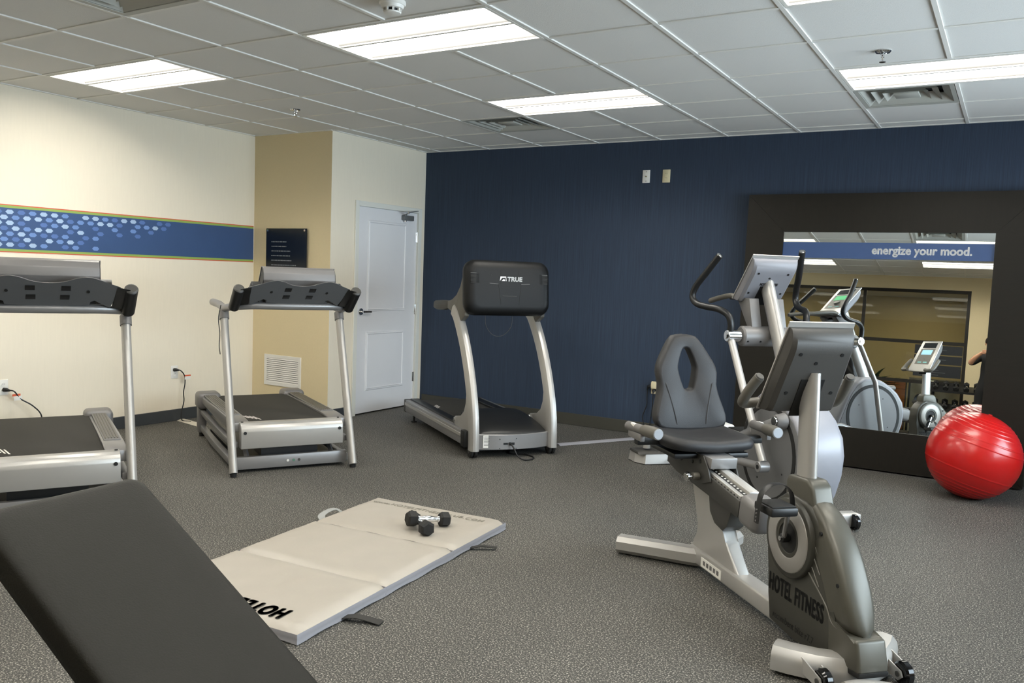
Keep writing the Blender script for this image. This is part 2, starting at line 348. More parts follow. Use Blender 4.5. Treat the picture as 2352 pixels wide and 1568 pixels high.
# ------------------------------------------------------------------ fluorescent fixtures
lamp_m = emit('fluorescent_diffuser', (1.0, 0.955, 0.86), LAMP)
def lens_falloff(m):          # the lens glows brightest under its tube and fades toward the trough edges
    nt = m.node_tree; n = nt.nodes; L = nt.links; e = [q for q in n if q.type == 'EMISSION'][0]
    tc = n.new('ShaderNodeTexCoord'); sp = n.new('ShaderNodeSeparateXYZ'); L.new(tc.outputs['Object'], sp.inputs[0])
    def mth(op, a, b=None):
        q = n.new('ShaderNodeMath'); q.operation = op
        for i, v in enumerate((a, b)):
            if v is None: continue
            if isinstance(v, (int, float)): q.inputs[i].default_value = v
            else: L.new(v, q.inputs[i])
        return q.outputs[0]
    quarter = (T-0.03)/4
    a = mth('DIVIDE', mth('ABSOLUTE', mth('SUBTRACT', mth('ABSOLUTE', sp.outputs[1]), quarter)), quarter)
    f = mth('POWER', mth('MAXIMUM', mth('SUBTRACT', 1.0, a), 0.0), 2.6)
    L.new(mth('ADD', mth('MULTIPLY', f, LAMP), 0.32), e.inputs[1])
lens_falloff(lamp_m)
fix_m = mat('fixture_white', (236, 234, 226), 0.4, var=0.01)
where = {(-3, -1): 'near the left wall, left of the smoke detector', (1, -1): 'nearest the smoke detector at the top of the picture', (5, -1): 'cut off by the top right edge of the picture',
         (1, 2): 'beside the vent above the black treadmill console', (5, 2): 'next to the chrome sprinkler, above the mirror'}
Lx, Ly = 2*T-0.03, T-0.03
def fixture():
    fr = B(); e = 0.018
    for a, c in (((-Lx/2, -Ly/2), (Lx/2, -Ly/2+e)), ((-Lx/2, Ly/2-e), (Lx/2, Ly/2)), ((-Lx/2, -Ly/2+e), (-Lx/2+e, Ly/2-e)), ((Lx/2-e, -Ly/2+e), (Lx/2, Ly/2-e))):
        fr.box((a[0], a[1], -0.004), (c[0], c[1], 0.09))
    fr.box((-Lx/2, -Ly/2, 0.085), (Lx/2, Ly/2, 0.09))
    rib = B().prism([(-0.012, -0.002), (0.012, -0.002), (0.012, 0.02), (-0.012, 0.02)], 'x', -Lx/2+e, Lx/2-e)
    ds = []
    for s in (-1, 1):
        yc = s*(Ly/4); hw = Ly/4-0.016; n = 20; d = B(); rf = B()
        for q, k0, k1 in ((d, 0, 20),):
            R = [[(x, yc+hw*math.cos(math.pi*k/n), 0.004+0.045*math.sin(math.pi*k/n)**2) for k in range(k0, k1+1)] for x in (-Lx/2+0.02, Lx/2-0.02)]
            V = [[q.v(p) for p in r] for r in R]
            for k in range(k1-k0): q.bm.faces.new((V[0][k], V[0][k+1], V[1][k+1], V[1][k]))
        ds.append((d.mesh('diffuser', lamp_m),)); rf.bm.free()
    en = []
    for s in (-1, 1):
        ends = B(); en.append(ends); ends.prism([(s*(Lx/2-e), 0.0), (s*(Lx/2-e), 0.07), (s*(Lx/2-0.05), 0.07)] if s > 0 else [(s*(Lx/2-e), 0.0), (s*(Lx/2-0.05), 0.07), (s*(Lx/2-e), 0.07)], 'y', -Ly/2+e, Ly/2-e)
    return fr.mesh('housing', fix_m), rib.mesh('centre_rib', fix_m), ds, [q.mesh('end_plate', fix_m) for q in en]
fxm = fixture()
for c, r in LIGHTS:
    g = 'recessed ceiling light fixtures'
    lb = 'recessed fluorescent ceiling light '+where.get((c, r), 'in the %s row, %s' % ('upper' if r == -4 else 'lower', 'far left, unseen, added for symmetric lighting' if c < 0 else 'left one, seen in the mirror' if c == 1 else 'right one, seen in the mirror'))  # the far left fixture is unseen, added for symmetric lighting
    t = thing('ceiling_light', lb, 'ceiling light', ((c+1)*T, (r+0.5)*T, H), 0, g)
    for nm, me in (('housing', fxm[0]), ('centre_rib', fxm[1]), ('diffuser', fxm[2][0][0]), ('diffuser', fxm[2][1][0]), ('end_plate', fxm[3][0]), ('end_plate', fxm[3][1])):
        o = bpy.data.objects.new(nm, me); COL.objects.link(o); o.parent = t
# corridor lamps
for x in (0.4, 3.0):
    t = thing('ceiling_light', 'small square corridor ceiling light %s' % ('toward the left end' if x < 1 else 'beyond the dark mullion'), 'ceiling light', (x, -6.9, H-0.03), 0, 'corridor lights')
    B().box((-0.3, -0.3, -0.015), (0.3, 0.3, 0.0)).done('housing', fix_m, t)
    B().box((-0.27, -0.27, -0.02), (0.27, 0.27, -0.0155)).done('diffuser', emit('corridor_diffuser', (1, 0.86, 0.6), 11.0), t)
# ------------------------------------------------------------------ supply air diffusers
vent_m = mat('vent_white', (176, 176, 168), 0.5, var=0.05)
vent_dark = mat('vent_duct', (34, 36, 32), 0.8)
def sqring(e0, z0, e1, z1, th=0.003):
    b = B(); R = []
    for e, z in ((e0, z0), (e1, z1), (e1-th, z1+th), (e0-th, z0+th)): R.append([(-e, -e, z), (e, -e, z), (e, e, z), (-e, e, z)])
    return b.rings(R, loop=True)
vm = [sqring(0.290, -0.003, 0.262, 0.0).mesh('frame', vent_m), B().box((-0.262, -0.262, 0.075), (0.262, 0.262, 0.08)).mesh('duct_back', vent_dark)]
vr = [sqring(e, 0.004-0.0*k, e-0.055, 0.052).mesh('louver_ring', vent_m) for k, e in enumerate((0.258, 0.196, 0.134))]
core = B().box((-0.075, -0.075, 0.005), (0.075, 0.075, 0.02), 0.004).mesh('centre_plate', vent_m)
vl = {(0, 3): 'beside the light above the black treadmill console', (5, 3): 'below the right hand light, nearest the sprinkler', (0, -3): 'cut off by the top left edge of the picture', (5, -3): 'seen only in the mirror, right of the strip light'}
for c, r in VENTS:
    t = thing('ceiling_diffuser', 'square white louvered air diffuser '+vl[(c, r)], 'air vent', ((c+0.5)*T, (r+0.5)*T, H), 0, 'ceiling air diffusers')
    for nm, me in [('frame', vm[0]), ('duct_back', vm[1])]+[('louver_ring', q) for q in vr]+[('centre_plate', core)]:
        o = bpy.data.objects.new(nm, me); COL.objects.link(o); o.parent = t
# ------------------------------------------------------------------ sprinklers, smoke detector
for x, y, lb in ((-1.006, 0.961, 'small pendent sprinkler head above the left treadmills'), (3.357, 0.937, 'chrome pendent sprinkler head beside the right hand ceiling light')):
    t = thing('sprinkler', lb, 'sprinkler', (x, y, H), 0, 'ceiling sprinklers')
    B().lathe([(0.04, 0.006), (0.042, 0.0), (0.036, -0.007), (0.02, -0.010), (0.019, 0.0)]).done('escutcheon', chrome, t)
    b = B(); b.cyl((0, 0, -0.005), (0, 0, -0.03), 0.009, seg=10)
    for s in (-1, 1): b.tube(cr([(0, s*0.008, -0.02), (0, s*0.014, -0.035), (0, s*0.004, -0.052)]), 0.0025, 8)
    b.done('frame_arms', chrome, t); B().cyl((0, 0, -0.052), (0, 0, -0.056), 0.017, seg=14).done('deflector', chrome, t)
t = thing('smoke_detector', 'white round smoke detector with black slots, top centre of the ceiling', 'smoke detector', (1.448, -0.83, H))
B().lathe([(0.062, 0.0), (0.064, -0.012), (0.058, -0.02), (0.05, -0.02)]).done('base', white_p, t)
B().lathe([(0.055, -0.02), (0.05, -0.034), (0.042, -0.036)]).done('body', white_p, t)
B().lathe([(0.034, -0.036), (0.034, -0.050)]).done('slot_band', black_p, t)
for k in range(8):
    a = k*math.pi/4; B().box((0.03, -0.005, -0.052), (0.043, 0.005, -0.034)).done('rib', white_p, t).rotation_euler = (0, 0, a)
B().lathe([(0.042, -0.05), (0.040, -0.056), (0.024, -0.060)]).done('cap', white_p, t)

# ================================================================== WALL THINGS
# graphic border on the left wall
HX = XL+0.0015
bt = thing('wall_border', 'blue graphic wall border with pale hexagons, green and red edge lines', 'wall decal', (XL, 0, 1.64))
yb0, yb1 = -4.9, Y1-0.008
B().box((0, yb0, -0.152), (0.0015, yb1, 0.152)).done('blue_band', mat('border_blue', (50, 78, 122), 0.5), bt)
for s in (-1, 1):
    B().box((0, yb0, min(s*0.152, s*0.170)), (0.0015, yb1, max(s*0.152, s*0.170))).done('green_line', mat('border_green', (140, 168, 82), 0.5), bt)
    B().box((0, yb0, min(s*0.170, s*0.178)), (0.0015, yb1, max(s*0.170, s*0.178))).done('red_line', mat('border_red', (206, 92, 66), 0.5), bt)
rows = ['dLdmLLm.LLmdLLd.dd', 'LmLLmLdmmLLd.mmLd', 'LLd.dmLm.d.m.m.d', 'dLmLL.dL.d.d.d', 'LmLmddm.dm', 'mdL.LmLd', 'LLdLm.dm.m']
hexm = {ch: B().prism([(0.031*math.cos(a), 0.0185*math.sin(a)) for a in [math.pi/3*i for i in range(6)]], 'x', 0.0010, 0.0020).mesh('hexagon', mat('hexagon_'+ch, c, 0.5)) for ch, c in (('d', (80, 110, 168)), ('m', (104, 136, 192)), ('L', (160, 184, 214)))}
for r, s in enumerate(rows):
    s = ''.join(random.choice('dmLLm') for _ in range(26))+s
    for k, ch in enumerate(s):
        if ch == '.': continue
        y = -0.613+(k-26)*0.0851+(0.0425 if r % 2 else 0); z = 0.123-r*0.0405
        if y < yb0+0.05: continue
        o = bpy.data.objects.new('hexagon', hexm[ch]); COL.objects.link(o); o.parent = bt; o.location = (0, y, z)
# notice board on the tan wall
st = thing('notice_sign', 'dark navy notice sign with lines of small grey text, on tan wall', 'sign', (-1.945, Y1, 1.56))
B().box((-0.268, -0.030, -0.24), (0.268, -0.022, 0.235), 0.001, 1).done('panel', mat('sign_navy', (14, 22, 34), 0.25), st)
for x in (-0.245, 0.243):
    for z in (0.215, -0.22): B().cyl((x, 0, z), (x, -0.034, z), 0.010, seg=14).done('standoff', chrome, st)
tx = mat('sign_text', (120, 124, 128), 0.6)
for k, n in enumerate((0.20, 0.20, 0.255, 0.255, 0.27, 0.33, 0.34, 0.36, 0.36, 0.30)):
    x = -0.195; b = B()
    while x < -0.195+n:
        q = random.uniform(0.012, 0.04); b.box((x, -0.0306, 0.108-k*0.0445-0.005), (min(x+q, -0.195+n), -0.030, 0.108-k*0.0445+0.004)); x += q+0.006
    b.done('text_line', tx, st)
# return air grille low on the tan wall
gt = thing('return_grille', 'white slatted return air grille low on tan wall', 'air vent', (-1.995, Y1, 0.42))
b = B(); gw, gh = 0.245, 0.150
for a, c in (((-gw, -gh), (gw, -gh+0.03)), ((-gw, gh-0.03), (gw, gh)), ((-gw, -gh+0.03), (-gw+0.03, gh-0.03)), ((gw-0.03, -gh+0.03), (gw, gh-0.03))): b.box((a[0], -0.010, a[1]), (c[0], 0, c[1]))
b.done('frame', white_p, gt); B().box((-gw+0.02, -0.003, -gh+0.02), (gw-0.02, -0.001, gh-0.02)).done('dark_back', vent_dark, gt)
sl = B().prism([(-0.012, -0.009), (-0.010, -0.010), (-0.002, 0.003), (-0.003, 0.004)], 'x', -gw+0.03, gw-0.03).mesh('slat', white_p)
for k in range(13):
    o = bpy.data.objects.new('slat', sl); COL.objects.link(o); o.parent = gt; o.location = (0, 0, -gh+0.04+k*0.0188)
# outlets: plate + two receptacles; n = outward direction
def outlet(name, label, loc, n, m=white_p, blank=False, group='wall outlet plates'):
    rz = {'+x': rad(90), '-y': 0.0}[n]
    t = thing(name, label, 'outlet', loc, rz, group)
    B().box((-0.036, -0.006, -0.058), (0.036, 0, 0.058), 0.003, 2).done('plate', m, t)
    if blank:
        B().cyl((0, -0.006, 0), (0, -0.012, 0), 0.006, seg=10).done('jack', mat('brass', (150, 130, 80), 0.3, 0.8), t)
        for z in (-0.042, 0.042): B().cyl((0, -0.006, z), (0, -0.0075, z), 0.004, seg=8).done('screw', grey_m, t)
    else:
        for z in (-0.02, 0.02):
            r = B().cyl((0, -0.006, z), (0, -0.0085, z), 0.0165, seg=16).done('receptacle', m, t)
            for dx in (-0.006, 0.006): B().box((dx-0.001, -0.009, z), (dx+0.001, -0.0084, z+0.008)).done('slot', black_p, r)
    return t
outlet('cable_plate', 'white cable jack plate high on blue wall', (1.10, YB, 2.368), '-y', blank=True, group=None)
outlet('outlet_plate', 'ivory power outlet high on blue wall, right of cable plate', (1.293, YB, 2.366), '-y', ivory, group=None)
outlet('outlet_plate', 'white wall outlet behind the left treadmill, cord plugged in', (XL, -0.590, 0.450), '+x', group=None)
outlet('outlet_plate', 'white wall outlet between the two left treadmills, cord plugged in', (XL, 0.905, 0.445), '+x', group=None)
t = outlet('outlet_plate', 'ivory outlet low on blue wall with adapter and two plugs', (1.285, YB, 0.447), '-y', ivory, group=None)
B().box((-0.03, -0.034, -0.006), (0.034, -0.006, 0.052), 0.004).done('adapter', ivory, t)
# plugs and cords
def cord(name, label, pts, r=0.005, m=cord_m, plug=None, extra=None):
    t = thing(name, label, 'power cord', pts[0])
    o0 = Vector(pts[0])
    B().tube(cr([Vector(p)-o0 for p in pts], 8), r, 8).done('cable', m, t)
    if plug: B().tube([Vector(p)-o0 for p in plug], [0.016, 0.015, 0.007], 10).done('plug', black_p, t)
    if extra:
        for nm, mm, a, c in extra: B().box(Vector(a)-o0, Vector(c)-o0).done(nm, mm, t)
    return t
orange = mat('tag_orange', (214, 96, 60), 0.6)
cord('power_cord', 'black power cord with red tag hanging behind the left treadmill', [(XL+0.04, -0.575, 0.43), (XL+0.07, -0.545, 0.42), (XL+0.07, -0.50, 0.36), (XL+0.09, -0.42, 0.30), (XL+0.10, -0.36, 0.22), (XL+0.10, -0.36, 0.10), (XL+0.10, -0.33, 0.006), (XL+0.25, -0.45, 0.006)],
     plug=[(XL+0.008, -0.590, 0.432), (XL+0.03, -0.580, 0.432), (XL+0.05, -0.565, 0.427)],
     extra=[('warning_tag', orange, (XL+0.069, -0.56, 0.384), (XL+0.071, -0.50, 0.400)), ('white_tag', white_p, (XL+0.072, -0.55, 0.352), (XL+0.074, -0.49, 0.384))])
cord('power_cord', 'black power cord with red tag hanging beside the right of two left treadmills', [(XL+0.04, 0.90, 0.47), (XL+0.06, 0.93, 0.46), (XL+0.06, 0.97, 0.41), (XL+0.06, 0.975, 0.34), (XL+0.06, 0.96, 0.26), (XL+0.06, 0.965, 0.18), (XL+0.06, 0.94, 0.08), (XL+0.08, 0.93, 0.012), (XL+0.20, 0.93, 0.012)],
     plug=[(XL+0.008, 0.898, 0.466), (XL+0.03, 0.905, 0.468), (XL+0.05, 0.92, 0.464)],
     extra=[('warning_tag', orange, (XL+0.061, 0.965, 0.405), (XL+0.063, 1.035, 0.417)), ('white_tag', white_p, (XL+0.064, 0.97, 0.377), (XL+0.066, 1.03, 0.404))])
cord('power_cord', 'left of two black cords hanging from ivory outlet on blue wall', [(1.225, YB-0.035, 0.44), (1.222, YB-0.03, 0.36), (1.222, YB-0.03, 0.28), (1.19, YB-0.03, 0.18), (1.205, YB-0.03, 0.10), (1.24, YB-0.04, 0.02), (1.30, YB-0.12, 0.007)], plug=[(1.253, YB-0.03, 0.462), (1.232, YB-0.036, 0.455), (1.224, YB-0.035, 0.43)])
cord('power_cord', 'right of two black cords hanging from ivory outlet on blue wall', [(1.283, YB-0.04, 0.41), (1.280, YB-0.03, 0.33), (1.275, YB-0.03, 0.22), (1.262, YB-0.03, 0.10), (1.265, YB-0.04, 0.04), (1.36, YB-0.10, 0.007)], plug=[(1.285, YB-0.008, 0.427), (1.285, YB-0.036, 0.425), (1.284, YB-0.042, 0.405)])
# floor cord covers
cover_m = mat('cord_cover_grey', (150, 150, 156), 0.5)
def cover(label, p, q, w_=0.045, m=cover_m):
    d = Vector((q[0]-p[0], q[1]-p[1], 0)); L_ = d.length; t = thing('cord_cover', label, 'cord cover', (p[0], p[1], 0), math.atan2(d.y, d.x))
    B().prism([(-w_, 0), (-w_*0.35, 0.012), (w_*0.35, 0.012), (w_, 0)], 'x', 0, L_).done('cover_strip', m, t); return t
cover('grey floor cord cover running from the black console treadmill to the outlet', (0.80, 2.28), (1.20, 2.98))
cover('pale floor cord cover curling off the left wall behind a treadmill', (XL+0.03, 0.97), (-2.02, 0.905), 0.05, mat('cord_cover_pale', (196, 190, 176), 0.5))
# ================================================================== LEANING MIRROR
mt = thing('floor_mirror', 'huge leaning floor mirror in a wide black-brown wooden frame', 'mirror', (3.1, 3.04, 0.012), rad(1.106))
TH = rad(-3.47)
MM = Matrix.Rotation(TH, 4, 'X')          # leans back against the wall: local x right, z up the glass, +y behind
wood = mat('ebony_wood', (25, 22, 16), 0.5, spec=0.25, var=0.25, scale=5, aniso=(2, 1, 14), bump=0.08, bscale=150)
woodh = mat('ebony_wood_cross', (25, 22, 16), 0.5, spec=0.25, var=0.25, scale=5, aniso=(14, 1, 2), bump=0.08, bscale=150)
u0, u1, v0, v1 = -1.025, 1.100, 0.0, 2.170; g0, g1, h0, h1 = -0.720, 0.803, 0.308, 1.860
O_ = [(u0, v0), (u1, v0), (u1, v1), (u0, v1)]; I_ = [(g0, h0), (g1, h0), (g1, h1), (g0, h1)]
for k in range(4):
    a, b_, c, d = O_[k], O_[(k+1) % 4], I_[(k+1) % 4], I_[k]; e = 0.0008
    bb = B(MM); F_ = [(a[0], -0.0, a[1]), (b_[0], -0.0, b_[1]), (c[0], 0.004, c[1]), (d[0], 0.004, d[1])]
    mid = Vector((sum(p[0] for p in (a, b_, c, d))/4, 0, sum(p[1] for p in (a, b_, c, d))/4))
    F_ = [Vector(p)+(mid-Vector(p)).normalized()*e for p in F_]; K_ = [Vector((p.x, 0.052, p.z)) for p in F_]
    bb.rings([F_, K_]); bb.done(('bottom_rail', 'right_stile', 'top_rail', 'left_stile')[k], woodh if k % 2 == 0 else wood, mt, ang=15)
mir = bpy.data.materials.new('mirror_glass'); mir.use_nodes = True; p = mir.node_tree.nodes['Principled BSDF']
p.inputs['Base Color'].default_value = (0.86, 0.88, 0.86, 1); p.inputs['Metallic'].default_value = 1; p.inputs['Roughness'].default_value = 0.0
gl = B(MM); gl.poly([(g0-0.01, 0.016, h0-0.01), (g1+0.01, 0.016, h0-0.01), (g1+0.01, 0.016, h1+0.01), (g0-0.01, 0.016, h1+0.01)])
go = gl.done('glass', mir, mt)
B(MM).box((g0-0.01, 0.02, h0-0.01), (g1+0.01, 0.04, h1+0.01)).done('backing', black_r, mt)
B(MM).box((g0, 0.0135, 1.650), (g1, 0.0145, 1.778)).done('slogan_band', mat('slogan_blue', (48, 74, 118), 0.5), mt)
tm = MM @ basis((-0.037, 0.0128, 1.690), (1, 0, 0), (0, 0, 1))
text('slogan', 'energize your mood.', 0.090, mat('slogan_white', (250, 251, 252), 0.5), mt, tm, xs=0.90, bold=0.0028, space=1.02)

# ================================================================== BALL
t = thing('exercise_ball', 'large red ridged exercise ball in front of the mirror', 'exercise ball', (3.885, 2.60, 0))
BR = 0.300
red = mat('red_vinyl', (184, 20, 18), 0.28, var=0.04, scale=3, coat=0.25)
prof = []
N = 240
ridges = [-62, -56, -50, -44, -38, -20, 18, 26, 38, 44, 50, 56, 62]
for i in range(N+1):
    a = -90+180*i/N; r = BR
    for q in ridges: r += 0.0030*math.exp(-((a-q)/0.6)**2)
    prof.append((max(1e-4, r*math.cos(rad(a))), r*math.sin(rad(a))))
bb = B(Matrix.Translation((0, 0, BR-0.002)) @ Matrix.Rotation(rad(17), 4, Vector((-0.35, 1, 0)))); bb.lathe(prof, seg=72); bb.done('shell', red, t, ang=80)
B(Matrix.Translation((0, 0, BR)) @ Matrix.Rotation(rad(17), 4, Vector((-0.35, 1, 0)))).cyl((0, 0, BR-0.002), (0, 0, BR+0.004), 0.012).done('valve_plug', red, t)

# ================================================================== MAT
MA = rad(4.2)
t = thing('exercise_mat', 'grey folding exercise mat with three panels lying on the floor', 'exercise mat', (1.694, -0.030, 0), MA)
matv = mat('mat_vinyl', (160, 154, 144), 0.42, var=0.03, scale=9, bump=0.12, bscale=60)
mats_ = mat('mat_edge_daylight_tint', (150, 150, 156), 0.45, var=0.04)  # bluish daylight from the right is put into the edge colour
PW, PL, PT = 0.885, 0.574, 0.060
def mat_panel(y0, y1):
    # quilted slab with softly sagging top and rounded edges; x from -PW to 0, y negative toward camera
    nx, ny = 26, 18; bb = B(); top = []
    for j in range(ny+1):
        row = []
        for i in range(nx+1):
            u, v = i/nx, j/ny; x = -PW+u*PW; y = y0+(y1-y0)*v
            e = min(u, 1-u)*PW; f = min(v, 1-v)*abs(y1-y0)
            z = PT*(1-0.30*math.exp(-e/0.010)-(0.30 if (v < 0.5 and y0 == 0) or (v > 0.5 and y1 < -2*PL) else 0.20)*math.exp(-f/0.007))+0.0015*math.sin(9*u*math.pi+v*4)*math.sin(v*math.pi)+0.001*math.sin(23*u+17*v)
            row.append((x, y, z))
        top.append(row)
    V = [[bb.v(p) for p in r] for r in top]
    for j in range(ny):
        for i in range(nx): bb.bm.faces.new((V[j][i], V[j][i+1], V[j+1][i+1], V[j+1][i]))
    return bb.done('panel_top', matv, t, ang=60)
def mat_side(y0, y1):
    bb = B(); n = 16
    for j in range(n):
        pass
    per = [(-PW+PW*i/26, y0) for i in range(26)]+[(0, y0+(y1-y0)*j/18) for j in range(18)]+[(0-PW*i/26, y1) for i in range(26)]+[(-PW, y1+(y0-y1)*j/18) for j in range(18)]
    cx, cy = -PW/2, (y0+y1)/2
    def ring(k, z, wob=0.0): return [(cx+(x-cx)*k, cy+(y-cy)*k, z+wob*math.sin(19*x+23*y)) for x, y in per]
    zt = PT*0.66
    bb.rings([ring(0.985, 0.0), ring(1.004, 0.004, 0.002), ring(1.004, 0.008, 0.002), ring(0.998, 0.012, 0.002), ring(1.004, zt*0.6), ring(1.001, zt*0.98), ring(0.999, zt+0.003)], True, False)
    return bb.done('panel_edge', mats_, t, ang=60)
for k in range(3):
    ya, yb_ = -k*(PL+0.0015), -k*(PL+0.0015)-PL
    mat_panel(ya, yb_); mat_side(ya, yb_)
strapm = mat('strap_black', (36, 35, 32), 0.7); strapg = mat('strap_grey', (150, 152, 150), 0.6)
def strap(pts, m, w_=0.045):
    bb = B(); P = cr(pts, 6); R = []
    for i, p_ in enumerate(P):
        d = (P[min(i+1, len(P)-1)]-P[max(i-1, 0)]); n = Vector((-d.y, d.x, 0)).normalized()*w_/2
        R.append([p_+n, p_-n, p_-n+Vector((0, 0, 0.003)), p_+n+Vector((0, 0, 0.003))])
    bb.rings(R); return bb.done('strap', m, t)
strap([(0.0, -1.44, 0.01), (0.05, -1.43, 0.02), (0.10, -1.41, 0.012), (0.155, -1.40, 0.004)], strapm)
strap([(0.0, -0.40, 0.008), (0.05, -0.37, 0.018), (0.12, -0.33, 0.012)], strapm, 0.03)
strap([(-PW, -0.30, 0.012), (-PW-0.05, -0.34, 0.05), (-PW-0.06, -0.44, 0.035), (-PW-0.005, -0.48, 0.015)], strapg, 0.04)
ink = mat('print_ink', (40, 39, 38), 0.5); ink2 = mat('print_ink_soft', (122, 118, 108), 0.5)
text('web_address', 'www.HOTELFITNESSCLUB.COM', 0.049, ink2, t, basis((-0.825, -0.125, PT+0.0030), (1, 0, 0), (0, 1, 0)), xs=1.0, space=1.1)
text('brand_print', 'HOTEL FITNESS', 0.120, ink, t, basis((-0.13, -1.60, PT+0.0030), (-1, 0, 0), (0, -1, 0)), xs=0.62, bold=0.006, space=1.2)

# ================================================================== DUMBBELLS
def dumbbell(label, loc, rz, group=None, sz=1.0, name='dumbbell', full=True, src=[]):
    t = thing(name, label, 'dumbbell', loc, rz, group)
    L_, hr, hl = 0.165*sz, 0.036*sz, 0.050*sz
    def head(s):
        b = B(); xs_ = [(s*(L_/2-hl/2), hr*0.72), (s*(L_/2-hl/2+0.008*sz), hr), (s*(L_/2+hl/2-0.008*sz), hr), (s*(L_/2+hl/2), hr*0.72)]
        R = [[(x, q*math.cos(math.pi/3*k+math.pi/6*0+math.pi/6), q*math.sin(math.pi/3*k+math.pi/6)) for k in range(6)] for x, q in xs_]
        return b.rings(R)
    for s in (-1, 1):
        o = head(s).done('hex_head', black_r, t, ang=25); o.location = (0, 0, hr*0.866)
    if full:
        q = [( -L_/2+hl/2, 0.011), (-0.03*sz, 0.012), (-0.012*sz, 0.0155), (0.012*sz, 0.0155), (0.03*sz, 0.012), (L_/2-hl/2, 0.011)]
        b = B(Matrix.Translation((0, 0, hr*0.866))); b.tube([(x, 0, 0) for x, _ in q], [r*sz for _, r in q], 14)
        for s in (-1, 1): b.cyl((s*(L_/2-hl/2-0.010*sz), 0, 0), (s*(L_/2-hl/2), 0, 0), 0.016*sz)
        b.done('chrome_handle', chrome, t)
    return t
MZ = PT+0.0005
d1 = dumbbell('hex dumbbell with chrome handle lying across the mat', (1.4385, -0.425, 0.0725), rad(59.6), sz=1.15); d1.rotation_euler = (0, rad(7.5), rad(59.6))
dumbbell('hex dumbbell end-on, poking out under the chrome handle of the other', (1.4285, -0.480, MZ+0.001), rad(-30.7), sz=1.15)

# ================================================================== WEIGHT BENCH
av = Vector((-0.842, -0.045, 0.538)).normalized(); wv = Vector((0, 0, 1)).cross(av).normalized(); nv = av.cross(wv)
if nv.z < 0: nv = -nv
BT = Vector((2.314, -2.762, 0.928))       # upper corner on the far side
bw, bl = 0.379, 0.76
far = Vector((0, 1, 0)); wd = wv if wv.y < 0 else -wv     # across the pad, away from far side
ctr_top = BT+wd*bw/2
t = thing('weight_bench', 'black padded incline weight bench in the left foreground', 'bench', (ctr_top.x-av.x*0.5, ctr_top.y-av.y*0.5, 0))
base_loc = Vector(t.location)
PM = Matrix(((-av.x, wd.x, nv.x, ctr_top.x-base_loc.x), (-av.y, wd.y, nv.y, ctr_top.y-base_loc.y), (-av.z, wd.z, nv.z, ctr_top.z), (0, 0, 0, 1)))
if PM.to_3x3().determinant() < 0: pass
def pad(name, l0, l1, hw, th, M):
    # cushion: rounded plan corners, crowned top, soft edges; local x down the pad, z out of the pad face (face at z=0)
    def ring(k, z, ins):
        R = []; rc = 0.030; h = hw-ins; a0, a1 = l0+ins, l1-ins
        for (cx, cy, st) in ((a1-rc, h-rc, 0), (a0+rc, h-rc, 90), (a0+rc, -h+rc, 180), (a1-rc, -h+rc, 270)):
            for q in range(6): a = rad(st+q*18); R.append((cx+rc*math.cos(a), cy+rc*math.sin(a), z))
        return R
    b = B(M); b.rings([ring(0, -th, 0.012), ring(0, -th+0.004, 0.002), ring(0, -th+0.02, 0.0), ring(0, -0.016, 0.0), ring(0, -0.007, 0.003), ring(0, -0.002, 0.010), ring(0, 0.0, 0.022), ring(0, 0.001, 0.06)])
    return b.done(name, vinyl_b, t, ang=70)
pad('back_pad', 0.0, bl, bw/2, 0.066, PM)
bm_ = mat('bench_steel', (44, 44, 44), 0.4, 0.3)
B(PM).box((0.10, -0.12, -0.080), (bl-0.05, 0.12, -0.066)).done('back_pad_board', black_r, t)
hinge = PM @ Vector((bl+0.03, 0, -0.09)); topm = PM @ Vector((0.30, 0, -0.10))
B().tube([topm, hinge], (0.025, 0.025), 8, up=(0, 1, 0)).done('back_frame', bm_, t)
sd = Vector((-av.x, -av.y, 0)).normalized()
s0 = hinge+sd*0.02; SMx = Matrix(((sd.x, wd.x, 0, s0.x), (sd.y, wd.y, 0, s0.y), (0.0, 0, 1, s0.z+0.06), (0, 0, 0, 1)))
pad('seat_pad', 0.0, 0.38, bw/2-0.01, 0.060, SMx)
B(SMx).box((0.03, -0.05, -0.085), (0.33, 0.05, -0.060)).done('seat_frame', bm_, t)
f0 = Vector((hinge.x, hinge.y, 0.05)); f1 = f0+sd*0.52; f2 = f0-sd*0.42
B().tube([f2, f1], (0.03, 0.025), 4, up=(0, 0, 1)).done('base_beam', bm_, t)
B().tube([f0+sd*0.22, s0+sd*0.20+Vector((0, 0, -0.02))], (0.03, 0.03), 4, up=(0, 1, 0)).done('seat_post', bm_, t)
B().tube([f0-sd*0.25, PM @ Vector((0.55, 0, -0.08))], (0.025, 0.025), 4, up=(0, 1, 0)).done('incline_strut', bm_, t)
for q in (f1, f2+sd*0.0): B().tube([q+wd*0.24-Vector((0, 0, 0.025)), q-wd*0.24-Vector((0, 0, 0.025))], (0.024, 0.024), 4, up=(0, 0, 1)).done('cross_foot', bm_, t)
